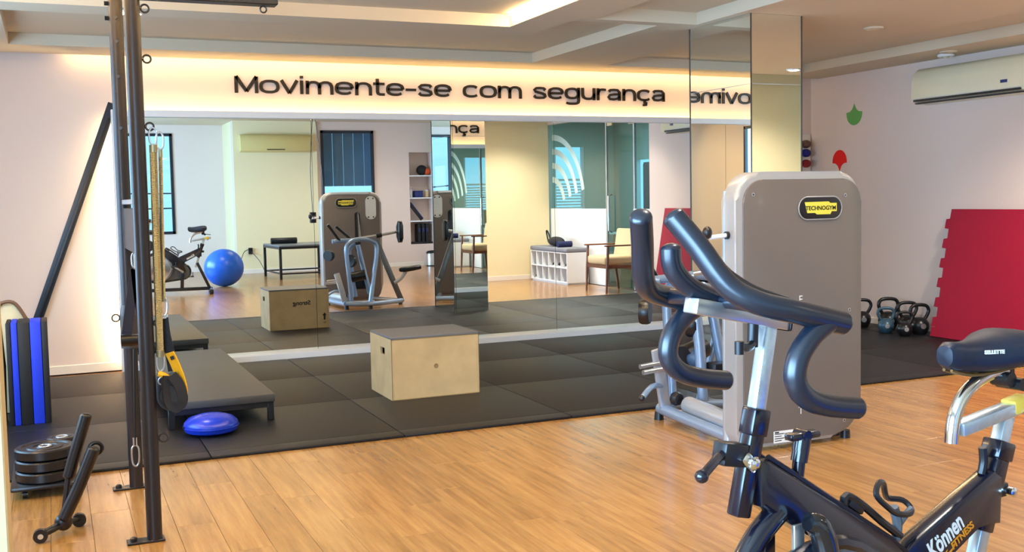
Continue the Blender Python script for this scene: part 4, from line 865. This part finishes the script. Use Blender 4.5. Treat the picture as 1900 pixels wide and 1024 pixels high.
# shoe bench
cu_ = thing('shoe_bench', 'white shoe cubby bench with a grey cushion on top', 'bench', (8.64, 3.78, 0))
x0_, x1_, y0_, y1_ = 8.42, 8.86, 3.0, 4.55
O('side_panel', B().box((x0_, y0_, .03), (x1_, y0_+.02, .58), .002), WHITE, cu_); O('side_panel', B().box((x0_, y1_-.02, .03), (x1_, y1_, .58), .002), WHITE, cu_)
O('back_panel', B().box((x1_-.012, y0_, .03), (x1_, y1_, .58)), WHITE, cu_, False)
for z_ in (.03, .29, .56): O('shelf', B().box((x0_, y0_+.02, z_), (x1_-.012, y1_-.02, z_+.018), .002), WHITE, cu_)
for k in range(1, 6): yy = y0_+(y1_-y0_)*k/6; O('divider', B().box((x0_, yy-.008, .048), (x1_-.012, yy+.008, .56), .002), WHITE, cu_)
O('plinth', B().box((x0_+.02, y0_+.02, 0), (x1_, y1_-.02, .03)), WHITE, cu_, False)
O('cushion', B().box((x0_-.01, y0_-.01, .58), (x1_, y1_+.01, .66), .025, 3), GREYCUSH, cu_, label='grey seat cushion')
def shoe(x, y, z, lab, m):
    t_ = thing('shoe', lab, 'shoe', (x, y, z), group='shoes in the bench cubbies')
    O('sole', B().prism([(-.13, -.035), (-.06, -.042), (.06, -.035), (.13, -.03), (.14, 0), (.13, .03), (.06, .035), (-.06, .042), (-.13, .035), (-.15, 0)], .02, frame((x, y, z), (1, 0, 0), (0, 1, 0))), WHITE, t_)
    O('upper', B().ball((x-.05, y, z+.045), .1, 1., .38, .42).ball((x+.06, y, z+.065), .075, 1, .45, .75), m, t_)
shoe(8.60, 4.42, .308, 'dark shoe in the upper cubby farthest from the camera end of the bench', SOFTBLK); shoe(8.60, 4.13, .308, 'first of two dark shoes in the upper middle cubbies of the bench', SOFTBLK); shoe(8.60, 3.90, .308, 'second of two dark shoes in the upper middle cubbies of the bench', SOFTBLK); shoe(8.60, 3.14, .048, 'dark shoe in the lower end cubby of the bench', SOFTBLK)
bg_ = thing('sports_bag', 'small black sports bag lying on the shoe bench', 'bag', (8.62, 3.75, .66))
O('bag_body', B().ball((8.62, 3.72, .755), .1, 1.2, 2.7, .9), SOFTBLK, bg_); O('handle', B().tube([(8.6, 3.50, .80), (8.6, 3.40, .93), (8.6, 3.34, .93), (8.6, 3.42, .74)], .014, 6, 4), SOFTBLK, bg_)
tw_ = thing('rolled_towel', 'rolled blue towel beside the black bag on the bench', 'towel', (8.55, 4.08, .66)); O('roll', B().cyl((8.47, 4.08, .715), (8.75, 4.08, .715), .055), mat('blue_towel', '#1c2550', .8), tw_); O('fold', B().ring((8.47, 4.08, .715), (1, 0, 0), .03, .006), mat('blue_towel_edge', '#26305e', .8), tw_)
# black table with a roll
tbl = thing('side_table', 'black steel-framed table standing before the yellow wall', 'table', (4.82, -.9, 0), math.radians(-3))
O('table_top', B().box((-.62, -.70, .67), (.62, .68, .70), .004), mat('grey_laminate', '#6f747a', .35), tbl, local=True)
O('apron', B().box((-.62, -.70, .62), (.62, -.66, .67)).box((-.62, .64, .62), (.62, .68, .67)).box((-.62, -.66, .62), (-.58, .64, .67)).box((.58, -.66, .62), (.62, .64, .67)), BLACK, tbl, False, local=True)
for x_ in (-.595, .595):
    for y_ in (-.675, .655): O('leg', B().box((x_-.025, y_-.025, 0), (x_+.025, y_+.025, .62), .003), BLACK, tbl, local=True)
O('stretcher', B().box((-.57, .64, .10), (.57, .67, .13)).box((-.57, -.69, .10), (.57, -.66, .13)).box((-.58, -.65, .10), (-.55, .63, .13)).box((.55, -.65, .10), (.58, .63, .13)), BLACK, tbl, False, local=True)
single('foam_roller', B().lathe([(.03, -.28), (.058, -.275), (.065, -.26), (.065, .26), (.058, .275), (.03, .28)], (4.52, -1.1, .766), (1, .05, 0), 18), FOAM, 'black foam roller lying on the black table', 'foam roller', (4.52, -1.1, .70))
gb = thing('exercise_ball', 'big blue exercise ball beside the spin bike', 'ball', (2.98, .80, 0)); O('ball_skin', B().ball((2.98, .80, .36), .37, 1, 1, .973, u=40, v=24), BALLBLUE, gb); O('valve_plug', B().cyl((2.98, .44, .36), (2.98, .428, .36), .012), WHITE, gb)
# socket with cable on the yellow wall
so = thing('wall_socket', 'small black socket box with a cable on the yellow wall', 'socket', (4.05, -2.48, .5)); O('box', B().box((4.0, -2.49, .44), (4.09, -2.44, .58), .006), BLACK, so); O('cable', B().tube([(4.05, -2.44, .50), (4.2, -2.3, .3), (4.3, -2.1, .02)], .008, 6, 4).tube([(4.02, -2.44, .55), (3.9, -2.4, .5), (3.82, -2.35, .35)], .008, 6, 4), BLACK, so)
# shelf niche and its things
sh = thing('niche_shelves', 'white shelves built into the rear wall niche', 'shelf', (8.1, -2.75, .52))
for z_ in (1.05, 1.60, 2.13): O('shelf_board', B().box((7.83, -2.90, z_), (8.4, -2.56, z_+.03), .003), WHITE, sh)
it = thing('boxing_helmet', 'dark and orange helmet on the top niche shelf', 'helmet', (8.24, -2.72, 2.16)); O('shell', B().ball((8.20, -2.72, 2.28), .13, 1, 1, .95), SOFTBLK, it); O('cheek', B().ball((8.31, -2.66, 2.25), .085, .9, .8, 1), ORANGE, it)
it = thing('white_bottle', 'white bottle on the niche shelf under the helmet', 'bottle', (7.90, -2.7, 1.63)); O('bottle_body', B().lathe([(.01, 0), (.045, .005), (.045, .17), (.02, .2), (.02, .23)], (7.90, -2.7, 1.63)), WHITE, it); O('cap', B().cyl((7.9, -2.7, 1.86), (7.9, -2.7, 1.90), .024), TRIMM, it)
it = thing('blue_box', 'navy blue box beside the white bottle in the niche', 'box', (8.08, -2.7, 1.63)); O('body', B().box((7.98, -2.8, 1.63), (8.18, -2.6, 1.77), .01, 2), NAVY, it); O('lid', B().box((7.975, -2.805, 1.77), (8.185, -2.595, 1.79), .004), NAVY, it)
it = thing('glass_jar', 'pale jar at the end of the niche shelf beside the blue box', 'jar', (8.30, -2.7, 1.63)); O('jar_body', B().lathe([(.03, 0), (.05, .01), (.05, .13), (.035, .15)], (8.30, -2.7, 1.63)), BEIGE, it); O('lid', B().cyl((8.3, -2.7, 1.78), (8.3, -2.7, 1.81), .04), WHITE, it)
it = thing('leaning_board', 'dark board leaning in the third niche compartment', 'board', (8.05, -2.7, 1.08)); b = B(); beam(b, (7.87, -2.72, 1.50), (8.18, -2.72, 1.10), .09, .03); O('board_body', b, BLACK, it); b = B(); beam(b, (7.90, -2.70, 1.50), (8.20, -2.70, 1.12), .02, .012); O('edge_band', b, NAVY, it)
for k in range(3):
    it = thing('black_folder', ('first', 'second', 'third')[k]+' black folder from the left in the lowest niche compartment', 'folder', (8.05+.1*k, -2.7, .52), group='folders in the niche'); O('cover', B().box((8.03+.1*k, -2.85, .57), (8.10+.1*k, -2.6, 1.0), .004, 1), SOFTBLK, it); O('spine_label', B().box((8.045+.1*k, -2.599, .8), (8.085+.1*k, -2.597, .9)), NAVY, it, False)
single('flat_case', B().box((7.86, -2.88, .52), (8.39, -2.58, .568), .008, 2), BLACK, 'flat dark case lying under the black folders in the niche', 'case', (8.12, -2.73, .52))
bn = thing('pedal_bin', 'small steel pedal bin with black lid in the rear corner', 'bin', (8.24, -2.28, 0)); O('bin_body', B().lathe([(.11, .02), (.12, .025), (.12, .30), (.115, .31)], (8.24, -2.28, 0), seg=28), BRUSHED, bn); O('lid', B().lathe([(.124, 0), (.124, .03), (.09, .055), (.01, .062)], (8.24, -2.28, .31), (-.1, 0, 1), 28), BLACK, bn); O('base_ring', B().cyl((8.24, -2.28, 0), (8.24, -2.28, .025), .122, seg=28), BLACK, bn)
single('green_banner', B().box((8.52, -2.42, 2.50), (8.548, -2.10, 3.28), .004), GREENB, 'narrow green banner hanging on the wall by the niche', 'banner', (8.535, -2.26, 2.5))
# suspension handles on a cord
sp = thing('suspension_handles', 'two dark square handles hanging on cords from the ceiling', 'suspension trainer', (4.55, 2.0, 1.2))
for x_, z_ in ((4.45, 1.30), (4.66, 1.27)):
    O('handle', B().box((x_-.05, 1.94, z_-.11), (x_+.05, 2.06, z_+.09), .012, 2), SOFTBLK, sp); O('cord', B().tube([(x_-.0, 2.0, z_+.09), (x_-.02, 2.0, 2.2), (4.52, 2.0, 3.4)], .007, 6, 3), BLACK, sp)
    O('band', B().box((x_-.053, 1.937, z_-.02), (x_+.053, 2.063, z_+.02), .004), GREYCUSH, sp)
